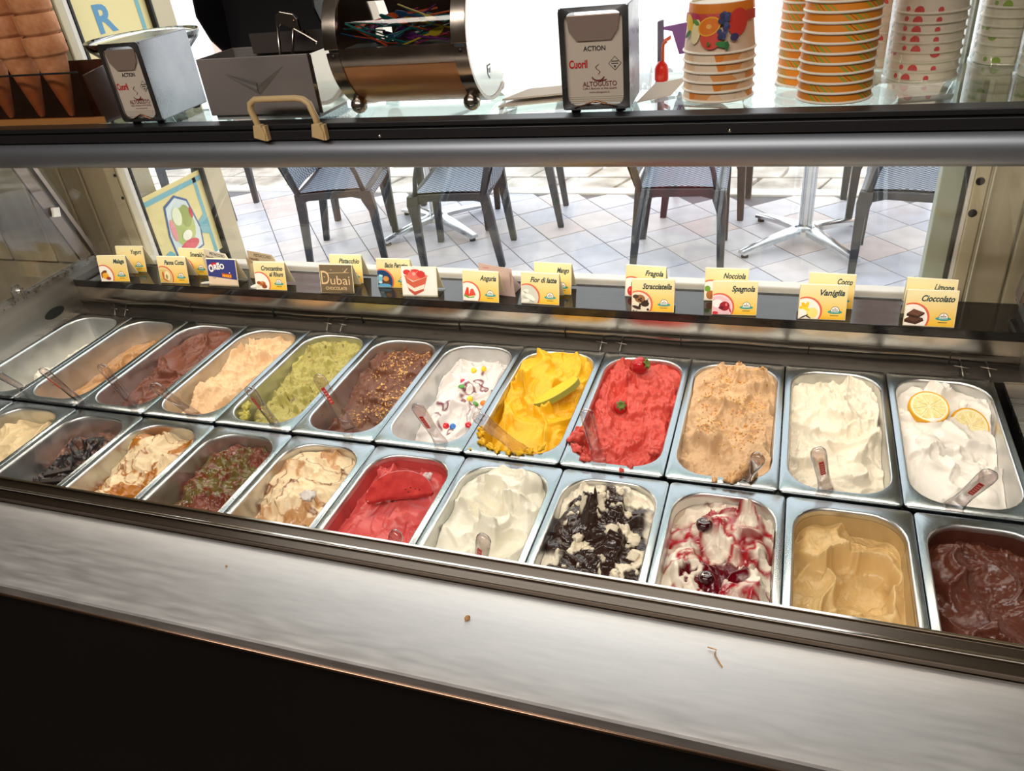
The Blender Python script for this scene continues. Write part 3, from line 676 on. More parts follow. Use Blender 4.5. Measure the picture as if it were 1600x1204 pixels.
# strawberries
straw_m = mat('strawberry', (170, 22, 32), .28, coat=.3); leaf_m = mat('strawberry_leaf', (92, 112, 44), .6); seed_m = mat('seed', (214, 170, 90), .5)
def strawberry(x, y, s, d, label):
    p = on(G['I'], x, y, .0105 * s); r = thing('strawberry', label, 'strawberry', p, 0, 'strawberries on the red gelato')
    r.rotation_mode = 'QUATERNION'; r.rotation_quaternion = Vector((0, 0, 1)).rotation_difference(Vector(d).normalized())
    q = MB(); pr = [(0, -.019), (.004, -.0182), (.008, -.014), (.0115, -.007), (.0128, 0), (.0115, .006), (.007, .0092), (0, .0085)]
    q.lathe([(a * s, b * s) for a, b in pr], straw_m, 24); q.build('fruit', r, smooth=True)
    q = MB()
    for i in range(46):
        b = -.016 + .021 * ((i * .618) % 1); a = i * 2.4; rr = np.interp(b, [z for _, z in pr[:6]], [k for k, _ in pr[:6]]) * s * 1.0
        T = Matrix.Translation((rr * math.cos(a), rr * math.sin(a), b * s)); q.lathe([(0, .0006), (.0005, 0), (0, -.0006)], seed_m, 5, T=T)
    o = q.build('seeds', r); o['kind'] = 'stuff'
    for k in range(7):
        a = 2 * PI * k / 7 + .2; q = MB(); L = .011 * s
        f = lambda u, w: Vector((math.cos(a) * u - math.sin(a) * w, math.sin(a) * u + math.cos(a) * w, .0095 * s + .004 * math.sin(u / L * 2.2) * s - (u / L) ** 2 * .003))
        q.add([f(0, -.001), f(0, .001), f(L * .5, .0028 * s), f(L * .5, -.0028 * s), f(L, 0), f(L * .5, 0) + Vector((0, 0, .0006))], [(0, 5, 1), (1, 5, 2), (0, 3, 5), (3, 4, 5), (5, 4, 2)], leaf_m)
        q.build('leaf', r)
strawberry(.001, .090, 1.22, (.85, -.15, .45), 'strawberry with green leaf lying at the back of the red gelato')
strawberry(-.023, .018, 1.0, (.25, -.6, .75), 'strawberry facing up with leaves in the middle of the red gelato')
# mango slice
q = MB(); sk_m = mat('mango_skin', (150, 150, 60), .4); fl_m = mat('mango_flesh', (232, 186, 30), .35)
mg = thing('mango_slice', 'curved mango slice with green skin lying on the yellow gelato', 'fruit slice', on(G['H'], .024, .024, .017), rad(32)); mg.rotation_euler = (rad(-14), rad(-8), rad(52)); mg.scale = (1.1, 1.1, 1)
out = [(.046 * math.cos(a) , -.020 * math.sin(a) ** .9) for a in [PI * i / 20 for i in range(21)]]; inn = [(.046 * math.cos(a), .012 * math.sin(a)) for a in [PI - PI * i / 20 for i in range(1, 20)]]
q.prism(out + inn, fl_m, lambda a, b: (a, b, -.005), lambda a, b: (a, b, .005)); q.build('flesh', mg, bevel=.0012)
q = MB(); o2 = [(a * 1.03, b * 1.07 - .0006) for a, b in out]; q.prism(o2 + out[::-1], sk_m, lambda a, b: (a, b, -.0055), lambda a, b: (a, b, .0055)); q.build('skin', mg)
# lemon slices
def lemon(x, y, label, n, dz=.009, half=False):
    r = thing('lemon_slice', label, 'fruit slice', on(G['L'], x, y, dz), 0, 'lemon slices on the white gelato')
    r.rotation_mode = 'QUATERNION'; r.rotation_quaternion = Vector((0, 0, 1)).rotation_difference(Vector(n).normalized())
    R = .0310; a1 = 2 * PI; t = .012 if not half else .006
    q = MB(); q.lathe([(R * .90, -t / 2), (R * .97, -t / 2), (R, -t * .2), (R, t * .25), (R * .97, t / 2), (R * .90, t / 2)], mat('lemon_rind', (228, 166, 24), .38), 40)
    q.build('rind', r, smooth=True, auto=40)
    q = MB(); q.lathe([(0, t / 2 - .0006), (R * .91, t / 2 - .0002)], mat('lemon_pith', (244, 230, 190), .5), 40); q.lathe([(0, -t / 2 + .0006), (R * .91, -t / 2 + .0002)], mat('lemon_pith'), 40); q.build('pith', r)
    fm = noisy(mat('lemon_flesh', (236, 220, 150), .2), (222, 202, 120), (246, 236, 186), (160, 160, 160))
    for i in range(9):
        a0 = 2 * PI * i / 9 + .05; b0 = 2 * PI * (i + 1) / 9 - .05; q = MB()
        pl = [(.003 * math.cos((a0 + b0) / 2), .003 * math.sin((a0 + b0) / 2))] + [(R * .78 * math.cos(a0 + (b0 - a0) * k / 5), R * .78 * math.sin(a0 + (b0 - a0) * k / 5)) for k in range(6)]
        q.prism(pl, fm, lambda u, v: (u, v, t / 2 - .0008), lambda u, v: (u, v, t / 2 + .0007)); q.build('segment', r)
lemon(-.028, .069, 'round lemon slice with thick yellow rind on the left of the white gelato', (.05, -.42, 1), .010)
lemon(.034, .060, 'thin lemon slice sunk at a tilt on the right of the white gelato', (.25, -.55, .8), .002, True)
# watermelon slice
wm = thing('watermelon_slice', 'glassy red watermelon slice pressed into the pink-red gelato', 'fruit slice', on(G['f'], .014, .066, .013)); wm.rotation_euler = (rad(14), rad(2), rad(24))
q = MB(); wf_m = noisy(mat('watermelon', (184, 52, 50), .1, coat=.6), (168, 42, 42), (200, 66, 62), (60, 60, 60))
pl = [(.054 * math.cos(a), .050 * math.sin(a)) for a in [PI * i / 24 for i in range(25)]] + [(-.05, -.006), (-.02, -.002), (.02, -.004), (.05, -.004)]
q.prism(pl, wf_m, lambda a, b: (a, b, -.006), lambda a, b: (a, b, .003)); q.build('flesh', wm, bevel=.002)
for x, y in ((.010, .010), (.018, .012), (.026, .009), (.014, .004), (.032, .006)):
    q = MB(); q.lathe([(0, .0012), (.0014, 0), (0, -.0006)], mat('melon_seed', (96, 26, 22), .3), 8, T=Matrix.Translation((x, y, .003))); q.build('seed', wm, smooth=True)
def crumple(name, g, x, y, r, col, label, cat, seed, group=None, flat=.6):
    rr = random.Random(seed); q = MB(); m = mat(name + '_m%d' % seed, col, .4)
    rings = []
    for i in range(9):
        a = PI * i / 8; rings.append([(r * math.sin(a) * math.cos(b) * rr.uniform(.55, 1.3), r * math.sin(a) * math.sin(b) * rr.uniform(.55, 1.3), r * flat * math.cos(a) * rr.uniform(.6, 1.25)) for b in [2 * PI * j / 14 for j in range(14)]])
    q.loft(rings, m); o = q.build(name, smooth=True); o.location = on(g, x, y, r * flat * .55); o.rotation_euler = (0, 0, rr.uniform(0, 6))
    return tag(o, label, cat, group)
crumple('meringue_piece', G['f'], .033, .130, .0085, (222, 200, 196), 'white crumbly piece on the watermelon gelato near the back wall', 'meringue', 5)
crumple('meringue_piece', G['e'], .032, .036, .013, (224, 214, 208), 'white crumbly piece low on the syrup-striped cream gelato', 'meringue', 6, flat=.45)
for i, (x, y, r, w_) in enumerate(((-.041, .104, .007, 'top left'), (.020, .118, .009, 'top right'), (.036, .090, .009, 'right, below the top one'), (.052, .050, .015, 'largest, on the right'), (-.002, .100, .008, 'upper middle'), (.056, .022, .012, 'right, below the largest'), (-.026, .040, .012, 'left of centre'), (.021, .052, .014, 'centre'), (-.008, .020, .010, 'lower left'), (.040, -.018, .012, 'lower right'))):
    crumple('cream_chunk', G['h'], x, y, r * .72, (240, 228, 200), 'cream white chunk on the chocolate-crusted gelato, %s' % w_, 'gelato chunk', 20 + i, 'white chunks on the chocolate crust', .7)
# cherries in syrup
ch_m = mat('cherry', (52, 6, 16), .08, coat=.8)
for i, (x, y, r, lb) in enumerate(((-.022, .074, .0115, 'dark cherry in syrup left of centre on the white gelato'), (.036, .128, .0105, 'dark cherry in syrup at the back right of the white gelato'), (-.010, -.004, .010, 'dark cherry half sunk in the syrup pool of the white gelato'))):
    q = MB(); rr = random.Random(i)
    q.loft([[(r * math.sin(a) * math.cos(b) * (1 + .07 * math.sin(3 * b + i)), r * math.sin(a) * math.sin(b), r * .85 * math.cos(a) - (.003 if a < .4 else 0)) for b in [2 * PI * j / 18 for j in range(18)]] for a in [PI * k / 10 for k in range(11)]], ch_m)
    o = q.build('cherry', smooth=True); o.location = on(G['i'], x, y, r * .35); tag(o, lb, 'cherry', 'cherries in syrup')
# broken chocolate bits on the cookie gelato
for i, (x, y, a) in enumerate(((.014, .008, .5), (.0, .030, .8), (.024, .060, .2))):
    q = MB(); q.box((-.022, -.005, -.003), (.022, .005, .003), mat('dark_wafer', (36, 26, 24), .4)); o = q.build('chocolate_stick', bevel=.001); o.location = on(G['b'], x, y, .005); o.rotation_euler = (.1, .15, a)
    tag(o, 'dark chocolate stick on the brown gelato, %s of the three' % ('nearest', 'middle', 'farthest')[i], 'chocolate', 'chocolate sticks on the cookie gelato')
# gelato that has slopped over the rims
def slop(g, pts, col, seed):
    rr = random.Random(seed)
    m = mat('slop_%d' % seed, col, .45)
    for x, y, z, r in pts:
        q = MB(); rings = []; e = rr.uniform(1.0, 1.8); ro = rr.uniform(0, 6); ph = [rr.uniform(0, 6) for _ in range(4)]
        for i in range(11):
            a = PI * i / 10; ring = []
            for b in [2 * PI * j / 18 for j in range(18)]:
                k = .62 * (1 + .22 * math.sin(3 * b + ph[0] + 2 * a) + .16 * math.sin(5 * b + ph[1] - 3 * a) + .14 * rr.uniform(-1, 1))
                u, w = k * r * e * math.sin(a) * math.cos(b), k * r * math.sin(a) * math.sin(b)
                ring.append((x + u * math.cos(ro) - w * math.sin(ro), y + u * math.sin(ro) + w * math.cos(ro), z + k * r * .8 * math.cos(a)))
            rings.append(ring)
        q.loft(rings, m); q.build('spill', g['o'], smooth=True)
slop(G['I'], [(-.072, -.088, .001, .013), (-.074, -.108, .002, .015), (-.066, -.136, .0, .012), (-.045, -.160, .001, .012), (.018, -.178, .000, .0065), (.03, -.165, .0, .008), (.058, -.12, .0, .012)], (205, 78, 66), 3)
slop(G['H'], [(-.072, -.115, .003, .009), (-.068, -.130, .003, .010), (-.058, -.150, .003, .010), (-.04, -.160, .003, .009), (-.025, -.166, .003, .008), (-.005, -.168, .003, .009), (.012, -.166, .003, .010), (.030, -.160, .003, .010), (.046, -.148, .003, .009), (-.072, -.172, .002, .003)], (230, 178, 22), 4)
slop(G['J'], [(.020, -.165, .004, .014), (.044, -.158, .006, .014), (.036, -.150, .010, .015), (.010, -.172, .003, .009), (-.008, -.176, .002, .007)], (212, 166, 116), 5)
slop(G['E'], [(-.060, -.112, -.008, .012), (-.052, -.130, -.014, .013), (-.044, -.142, -.012, .010)], (176, 166, 78), 6)

# ---- clear plastic spatulas standing in the pans
clear_m = pane('clear_plastic', (242, 236, 235), 3.2, .03, 1.42)
red_print = mat('red_print', (198, 44, 40), .4)
def spatula(base, tip, label, printed):
    b = Vector((base[0], base[1], zz(base[2]))); t = Vector((tip[0], tip[1], zz(tip[2]))); d = (t - b).normalized(); L = (t - b).length
    r = thing('gelato_spatula', label, 'spatula', b, 0, 'clear plastic spatulas in the pans')
    n = Vector((0, -.75, .66)); n = (n - d * n.dot(d)).normalized(); x = n.cross(d).normalized() * -1
    r.rotation_mode = 'QUATERNION'; r.rotation_quaternion = Matrix((( x.x, -n.x, d.x), (x.y, -n.y, d.y), (x.z, -n.z, d.z))).to_quaternion()
    def sec(w, th, z): return [(px, py, z) for px, py, _ in rrect(w, th, th * .96, 0, 3)]
    q = MB(); q.loft([sec(.0125, .0036, -.002), sec(.0120, .0044, .010), sec(.0098, .0050, .024), sec(.0092, .0054, .045), sec(.0104, .0058, L * .65), sec(.0112, .0062, L * .85), sec(.0104, .0060, L - .006), sec(.0076, .0048, L - .001), sec(.003, .0026, L + .0015)], clear_m, True, True)
    h = q.build('handle', r, smooth=True, auto=60)
    q = MB(); q.loft([sec(.0135, .0012, -.050), sec(.0150, .0016, -.03), sec(.0128, .0028, -.0025)], clear_m, True, True); q.build('blade', r, smooth=True, auto=60)
    if printed:
        q = MB(); q.box((-.0034, -.0066, L * .50), (.0034, -.0063, L * .80), red_print); q.build('printed_strip', h)
        w = MB()
        for k in range(5): w.box((-.0022, -.0069, L * (.53 + .05 * k)), (.0022, -.0067, L * (.555 + .05 * k)), mat('pale_print', (226, 150, 140), .5))
        w.build('lettering', h)
SP = [((-.003, .035, 0), (.018, -.029, .093), 'clear spatula in the nearly empty leftmost pan, cut by the frame', 0), ((.160, .02, 0), (.166, -.029, .104), 'clear spatula with faded red strip in the caramel brown gelato', 1), ((.291, .026, 0), (.291, -.005, .111), 'thin clear spatula in the milk chocolate gelato', 0),
      ((.441, .022, 0), (.432, -.034, .1), 'thin clear spatula lying over the pale peach gelato', 0), ((.628, .019, 0), (.634, -.024, .107), 'clear spatula with red strip in the pistachio green gelato', 1), ((.777, .033, 0), (.738, .032, .108), 'clear spatula with long red strip in the nut-topped chocolate gelato', 1),
      ((.963, .02, 0), (.953, -.023, .106), 'clear spatula with red strip among the coloured sweets', 1), ((1.107, .022, 0), (1.05, -.014, .094), 'clear spatula leaning left in the yellow mango gelato', 0), ((1.24, .016, 0), (1.227, 0, .113), 'clear upright spatula in the red strawberry gelato', 0),
      ((1.462, .022, 0), (1.482, -.040, .092), 'clear spatula pointing at the viewer in the hazelnut gelato', 0), ((1.578, .016, 0), (1.556, -.028, .105), 'clear spatula with small red strip in the white coconut gelato', 1), ((1.744, .014, 0), (1.763, -.036, .103), 'clear spatula leaning right in the white lemon gelato', 1),
      ((.990, -.262, -.02), (1.033, -.276, .079), 'clear spatula in the watermelon gelato with only its rounded end showing', 0), ((1.125, -.246, -.02), (1.157, -.271, .092), 'clear spatula with red strip in the smooth white milk gelato', 1)]
for s in SP: spatula(*s)
# ================================================================== FLAVOUR CARDS
CW, CH, CB = .0815, .062, .015
ZL = zz(.0694)
def grad_mat(name, top, bot):
    if name in MATS: return MATS[name]
    m = mat(name, top, .45); tc = nd(m, 'ShaderNodeTexCoord'); sp = nd(m, 'ShaderNodeSeparateXYZ'); cr = nd(m, 'ShaderNodeValToRGB')
    e = cr.color_ramp.elements; e[0].position = .0; e[1].position = .9; e[0].color = rgb(*bot); e[1].color = rgb(*top)
    lk(m, tc.outputs['Generated'], sp.inputs[0]); lk(m, sp.outputs['Z'], cr.inputs[0]); lk(m, cr.outputs[0], P(m).inputs['Base Color'])
    return m
yellow_face = grad_mat('card_yellow', (238, 226, 176), (240, 190, 40))
ink = mat('dark_green_ink', (24, 62, 66), .6); ink2 = mat('dark_ink', (60, 48, 30), .6)
teal = mat('teal_print', (54, 156, 150), .5); white_print = mat('white_print', (246, 244, 238), .5); ringc = mat('coral_print', (222, 104, 76), .5)
def pm(c): return mat('print_%02x%02x%02x' % c, c, .5)
sl = math.hypot(CB, CH)
def FF(u, v, e): return (u - CW / 2, v * CB / sl - e * CH / sl, v * CH / sl + e * CB / sl)
acr = pane('acrylic', (240, 240, 238), 1.0, .02)
def tent(r, face=None, holder=False, panel=card_m, h=CH, cut=None, w=CW):
    k = h / CH
    q = MB(); t = .0012
    prof = [(0, 0), (CB * k, h), (CB * k + .004, h + .0005), (CB * k + .0245, .004), (CB * k + .0230, .004), (CB * k + .0035, h - .002), (CB * k + .0015, h - .0022), (t, 0)]
    q.loft([[(x, y, z) for y, z in prof] for x in (-w / 2, w / 2)], panel, True, True)
    q.build('stand', r, bevel=.0004)
    if holder:
        q = MB(); q.box((-w / 2 - .002, -.004, 0), (w / 2 + .002, .040, .0022), acr); q.box((-w / 2 - .002, -.005, 0), (w / 2 + .002, -.003, .006), acr); q.build('holder_base', r)
    if face is not None:
        q = MB(); q.add([FF(.0012, .0012, .0003), FF(CW - .0012, .0012, .0003), FF(CW - .0012, sl - .0008, .0003), FF(.0012, sl - .0008, .0003)], [(0, 1, 2, 3)], face); q.build('printed_face', r)
def pic_mesh(r, shapes, disc=True, bgc=(244, 240, 232)):
    q = MB()
    bx = (.0014, .0014, CW - .002, sl - .001)
    if disc:
        put_poly(q, clip(circ(.0135, .0145, .0275, .0275, 40), *bx), FF, ringc, .0005)
        put_poly(q, clip(circ(.0125, .0140, .0250, .0252, 40), *bx), FF, pm(bgc), .0007)
    for i, (c, poly) in enumerate(shapes):
        put_poly(q, clip(poly, *bx), FF, pm(c), .0009 + .0001 * i)
    q.build('printed_picture', r)
def logo_mesh(r):
    q = MB(); cx, cy = .0625, .0165
    put_poly(q, circ(cx, cy - .0015, .0125, .0034, 20), FF, teal, .0005)
    put_poly(q, circ(cx, cy, .0078, .0092, 16, a0=0, a1=PI), FF, ink, .0006)
    put_poly(q, circ(cx, cy + .0003, .0069, .0080, 16, a0=0, a1=PI), FF, white_print, .0007)
    put_poly(q, [(cx - .0075, cy - .0028), (cx + .0075, cy - .0028), (cx + .0085, cy + .0004), (cx - .0085, cy + .0004)], FF, teal, .0008)
    put_poly(q, circ(cx, cy + .0055, .0013, .0009, 8), FF, pm((160, 60, 50)), .0009)
    for i in range(6): put_poly(q, [(cx - .0048 + .0016 * i, cy + .0016), (cx - .0036 + .0016 * i, cy + .0016), (cx - .0036 + .0016 * i, cy + .0034), (cx - .0048 + .0016 * i, cy + .0034)], FF, ink, .0009)
    for i in range(8): put_poly(q, [(cx - .0068 + .0017 * i, cy - .0018), (cx - .0056 + .0017 * i, cy - .0018), (cx - .0056 + .0017 * i, cy - .0006), (cx - .0068 + .0017 * i, cy - .0006)], FF, white_print, .0009)
    for i in range(9): put_poly(q, [(cx - .0075 + .0016 * i, cy - .0090), (cx - .0064 + .0016 * i, cy - .0090), (cx - .0060 + .0016 * i, cy - .0074), (cx - .0071 + .0016 * i, cy - .0074)], FF, ink2, .0005)
    q.build('printed_logo', r)
def card(label, x, y, yaw, lines, shapes, bgc=(244, 240, 232), group='printed flavour cards on the ledge', z=0):
    r = thing('flavour_card', label, 'sign', (x, y, ZL + z), yaw, group)
    tent(r, yellow_face)
    pic_mesh(r, shapes, True, bgc); logo_mesh(r)
    q = MB()
    for i, s in enumerate(lines):
        w = min(.0052 * len(s), .056)
        put_text(q, s, FF, CW - .005, sl - .0185 - .0135 * i, .0105, ink, width=w, shear=.32, off=.03, right=True, e=.0006)
    q.build('lettering', r)
    return r
E_ = circ
def sprk(n, seed, c, cx, cy, rx, ry, r0, r1):
    rr = random.Random(seed); return [(c, E_(cx + rr.uniform(-rx, rx), cy + rr.uniform(-ry, ry), rr.uniform(r0, r1), rr.uniform(r0, r1), 8)) for _ in range(n)]
FY, BY = .4185, .4690
card('cream-yellow card reading Malaga, first at the left end of the front row', -.070, FY - .004, rad(6), ['Malaga'], [((120, 70, 30), E_(.013, .022, .010, .005, 12, .5)), ((238, 170, 40), E_(.016, .014, .010, .008, 16)), ((150, 60, 40), E_(.024, .008, .007, .004, 12)), ((150, 90, 40), E_(.006, .014, .002, .006, 8)), ((232, 190, 90), E_(.020, .019, .005, .003, 10))])
card('yellow card reading Panna Cotta with amber circle picture', .105, FY + .004, rad(3), ['Panna Cotta'], [((216, 190, 120), E_(.014, .014, .022, .02, 20)), ((196, 104, 40), E_(.012, .020, .003, .009, 10)), ((236, 224, 180), E_(.024, .018, .008, .012, 14)), ((150, 140, 70), E_(.022, .016, .003, .006, 10)), ((206, 176, 100), E_(.010, .006, .012, .006, 14)), ((196, 104, 40), E_(.018, .008, .009, .002, 10, -.4))], (226, 206, 150))
card('cream-yellow card reading Croccantino al Rhum', .385, FY - .003, rad(2), ['Croccantino', 'al Rhum'], [((168, 76, 34), E_(.010, .016, .006, .004, 12)), ((176, 96, 50), E_(.020, .014, .008, .006, 12)), ((140, 70, 34), E_(.024, .008, .007, .005, 10)), ((214, 150, 90), E_(.019, .017, .003, .002, 8)), ((220, 224, 200), E_(.006, .007, .006, .004, 10)), ((200, 130, 70), E_(.014, .011, .003, .002, 8))])
card('yellow card reading Anguria with two watermelon wedges', .9005, FY - .003, rad(-2), ['Anguria'], [((96, 150, 60), [(.003, .010), (.013, .006), (.015, .010), (.004, .015)]), ((222, 66, 50), [(.004, .014), (.015, .010), (.014, .028), (.010, .030)]), ((110, 160, 66), [(.012, .006), (.026, .008), (.030, .014), (.014, .010)]), ((230, 76, 56), [(.014, .010), (.030, .014), (.024, .027), (.019, .026)]), ((232, 226, 180), [(.013, .008), (.028, .011), (.029, .013), (.014, .010)])])
card('yellow card reading Fior di latte with white swirl picture', 1.029, FY, rad(-1), ['Fior di latte'], [((206, 210, 200), E_(.014, .014, .024, .024, 24)), ((232, 234, 226), E_(.008, .024, .010, .005, 14, .5)), ((176, 184, 174), E_(.014, .020, .012, .0022, 12, -.6)), ((236, 238, 230), E_(.020, .014, .012, .005, 14, -.5)), ((170, 178, 168), E_(.016, .009, .014, .002, 12, -.4)), ((228, 232, 222), E_(.010, .006, .010, .004, 12, .2))], (206, 210, 200))
card('yellow card reading Stracciatella with chocolate chip picture', 1.2595, FY - .006, rad(3), ['Stracciatella'], [((226, 224, 204), E_(.014, .012, .022, .016, 20)), ((150, 104, 64), E_(.016, .026, .010, .008, 14)), ((70, 50, 36), E_(.008, .030, .006, .004, 10)), ((56, 40, 30), E_(.026, .016, .008, .006, 12))] + sprk(14, 2, (52, 38, 30), .018, .014, .015, .013, .0010, .0030) + [((60, 42, 30), E_(.010, .009, .009, .003, 12, -.3))], (226, 220, 200))
card('yellow card reading Spagnola with red cherry picture', 1.412, FY, rad(4), ['Spagnola'], [((226, 190, 200), E_(.012, .014, .024, .022, 20)), ((246, 236, 236), E_(.010, .022, .010, .008, 14)), ((150, 24, 40), E_(.023, .017, .0095, .009, 18)), ((222, 120, 120), E_(.026, .020, .002, .003, 8)), ((96, 16, 30), E_(.017, .014, .005, .003, 10)), ((196, 40, 60), E_(.006, .004, .006, .003, 10)), ((190, 30, 50), E_(.033, .010, .0015, .006, 8, .4))], (240, 214, 222))
card('yellow card reading Vaniglia with yellow flower picture', 1.5665, FY + .001, rad(2), ['Vaniglia'], [((240, 224, 130), E_(.024, .012, .010, .010, 18)), ((246, 200, 30), E_(.006, .022, .007, .003, 10, .3)), ((246, 200, 30), E_(.014, .026, .003, .007, 10, -.3)), ((250, 214, 50), E_(.012, .020, .008, .003, 10, -.5)), ((240, 190, 20), E_(.008, .027, .003, .005, 10, .6)), ((60, 40, 26), E_(.010, .005, .009, .0012, 10, .5)), ((60, 40, 26), E_(.017, .005, .006, .0012, 10, -.5))])
card('yellow card reading Cioccolato with stacked chocolate bars', 1.742, FY - .003, rad(1), ['Cioccolato'], [((70, 40, 28), [(.001, .007), (.020, .003), (.032, .010), (.030, .015), (.012, .019), (.001, .012)]), ((92, 56, 40), [(.002, .012), (.019, .008), (.031, .014), (.013, .021)]), ((60, 34, 24), [(.004, .018), (.022, .014), (.032, .022), (.032, .025), (.014, .031), (.004, .022)]), ((104, 66, 48), [(.005, .022), (.022, .018), (.032, .025), (.014, .031)]), ((120, 84, 64), [(.012, .0245), (.022, .0205), (.0226, .0212), (.0126, .0252)])])
hz_ = [((228, 220, 200), E_(.014, .014, .02, .02, 16))]
card('yellow card reading Yogurt behind the Malaga card', -.066, BY + .004, rad(4), ['Yogurt'], hz_)
card('yellow card with partly hidden name behind the Panna Cotta card', .126, BY + .004, rad(0), ['Smeraldo'], hz_)
card('yellow card reading Pistacchio behind the brown chocolate card', .553, BY + .002, rad(2), ['Pistacchio'], hz_)
card('yellow card reading Bacio Perugina with blue wrapper picture', .679, .459, rad(2), ['Bacio Perugina'], [((24, 66, 110), E_(.013, .014, .024, .024, 24)), ((120, 190, 216), E_(.008, .020, .006, .010, 12)), ((206, 230, 240), E_(.010, .026, .005, .002, 10)), ((90, 60, 40), E_(.022, .014, .010, .008, 14)), ((216, 150, 70), E_(.022, .020, .007, .006, 12)), ((96, 170, 206), E_(.018, .004, .016, .005, 12)), ((200, 226, 240), E_(.008, .012, .005, .003, 10))], (40, 96, 140))
card('yellow card reading Mango behind the Fior di latte card', 1.0415, BY, rad(-2), ['Mango'], hz_)
card('yellow card reading Fragola with strawberry picture', 1.2335, BY + .003, rad(-4), ['Fragola'], [((206, 50, 40), E_(.013, .012, .008, .010, 14)), ((90, 150, 50), E_(.015, .026, .003, .006, 10)), ((230, 120, 90), E_(.010, .014, .002, .003, 8))])
card('yellow card reading Nocciola with hazelnut picture', 1.391, BY + .005, rad(1), ['Nocciola'], [((186, 116, 60), E_(.012, .012, .008, .009, 14)), ((150, 84, 40), E_(.020, .010, .006, .007, 12)), ((110, 160, 50), E_(.006, .024, .006, .006, 10))])
card('yellow card reading Cocco behind the Vaniglia card', 1.580, BY, rad(-3), ['Cocco'], hz_)
card('yellow card reading Limone behind the Cioccolato card', 1.745, BY - .006, rad(-4), ['Limone'], hz_)
def other(label, x, y, yaw, col=None, holder=True, panel=card_m, name='flavour_card'):
    r = thing(name, label, 'sign', (x, y, ZL + (.0 if not holder else .0)), yaw, 'printed flavour cards on the ledge'); tent(r, col, holder, panel); return r
# blue biscuit card
r = other('blue and cream biscuit card with white lettering in a clear holder', .249, FY + .003, rad(1), grad_mat('biscuit_blue', (58, 66, 130), (52, 60, 126)))
q = MB(); bx = (.0014, .0014, CW - .0014, sl - .001)
put_poly(q, [(.0014, .0014), (CW - .0014, .0014), (CW - .0014, .016), (.0014, .023)], FF, pm((226, 204, 176)), .0005)
put_poly(q, [(.004, .046), (.016, .055), (.032, .056), (.026, .050), (.010, .044)], FF, pm((190, 30, 46)), .0006)
put_poly(q, [(.030, .0555), (.037, .056), (.035, .0525), (.027, .0505)], FF, white_print, .0007)
put_poly(q, [(.040, .022), (.066, .020), (.067, .029), (.040, .031)], FF, pm((206, 84, 30)), .0006)
put_poly(q, circ(.062, .0325, .0016, n=10), FF, white_print, .0007)
put_poly(q, circ(.018, .021, .0042, .003, 16, a0=PI, a1=2 * PI), FF, pm((60, 56, 80)), .0007); put_poly(q, circ(.018, .0212, .0030, .002, 16, a0=PI, a1=2 * PI), FF, pm((226, 204, 176)), .0008)
q.build('printed_picture', r)
q = MB(); put_text(q, 'O', FF, .006, .0335, .016, white_print, width=.014, off=.05, rot=.1, e=.0009); put_text(q, 'REO', FF, .021, .039, .0115, white_print, width=.029, off=.05, rot=.1, e=.0009)
put_text(q, 'PINGUI', FF, .042, .0225, .0055, pm((250, 200, 60)), width=.023, off=.03, rot=-.05, e=.0009); q.build('lettering', r)
# brown chocolate card
r = other('brown card reading Dubai Chocolate in gold letters in a clear holder', .557, FY, rad(3), grad_mat('choc_brown', (112, 98, 76), (108, 92, 68)))
q = MB(); gold = pm((222, 192, 146)); put_text(q, 'D', FF, .004, .0195, .031, gold, width=.020, e=.0008); put_text(q, 'ubai', FF, .026, .0195, .020, gold, width=.048, e=.0008)
put_text(q, 'CHOCOLATE', FF, .013, .0075, .0068, gold, width=.052, off=.02, e=.0008)
for a, b, rr_ in ((.030, .052, .0012), (.012, .036, .0014), (.066, .048, .001), (.060, .054, .0008)): put_poly(q, circ(a, b, rr_, n=8), FF, gold, .0008)
put_poly(q, [(.020, .0445), (.074, .0462), (.074, .0472), (.020, .0455)], FF, gold, .0008); put_poly(q, [(.060, .047), (.070, .056), (.072, .0565), (.063, .047)], FF, gold, .0009); q.build('lettering', r)
# strawberry dessert card
r = other('white card picturing a layered strawberry dessert in a clear holder', .758, FY + .004, rad(3), mat('white_card', (238, 236, 230), .5))
q = MB()
for i, (c, pl) in enumerate((((206, 96, 70), [(.008, .044), (.026, .032), (.060, .044), (.052, .020), (.030, .006), (.014, .018)]), ((240, 226, 210), [(.0115, .030), (.028, .019), (.0535, .028), (.051, .018), (.029, .010), (.014, .020)]), ((186, 84, 62), [(.014, .020), (.029, .011), (.051, .018), (.050, .013), (.029, .003), (.016, .013)]), ((222, 120, 92), [(.005, .045), (.030, .052), (.064, .046), (.028, .034)]), ((212, 60, 54), circ(.014, .053, .009, .006, 12)), ((226, 110, 100), circ(.028, .048, .012, .008, 14)), ((206, 56, 52), circ(.046, .049, .010, .008, 12)), ((240, 170, 160), circ(.030, .050, .004, .004, 10)), ((214, 66, 58), circ(.033, .057, .010, .003, 10)))):
    put_poly(q, clip(pl, *bx), FF, pm(c), .0006 + .0001 * i)
q.build('printed_picture', r)
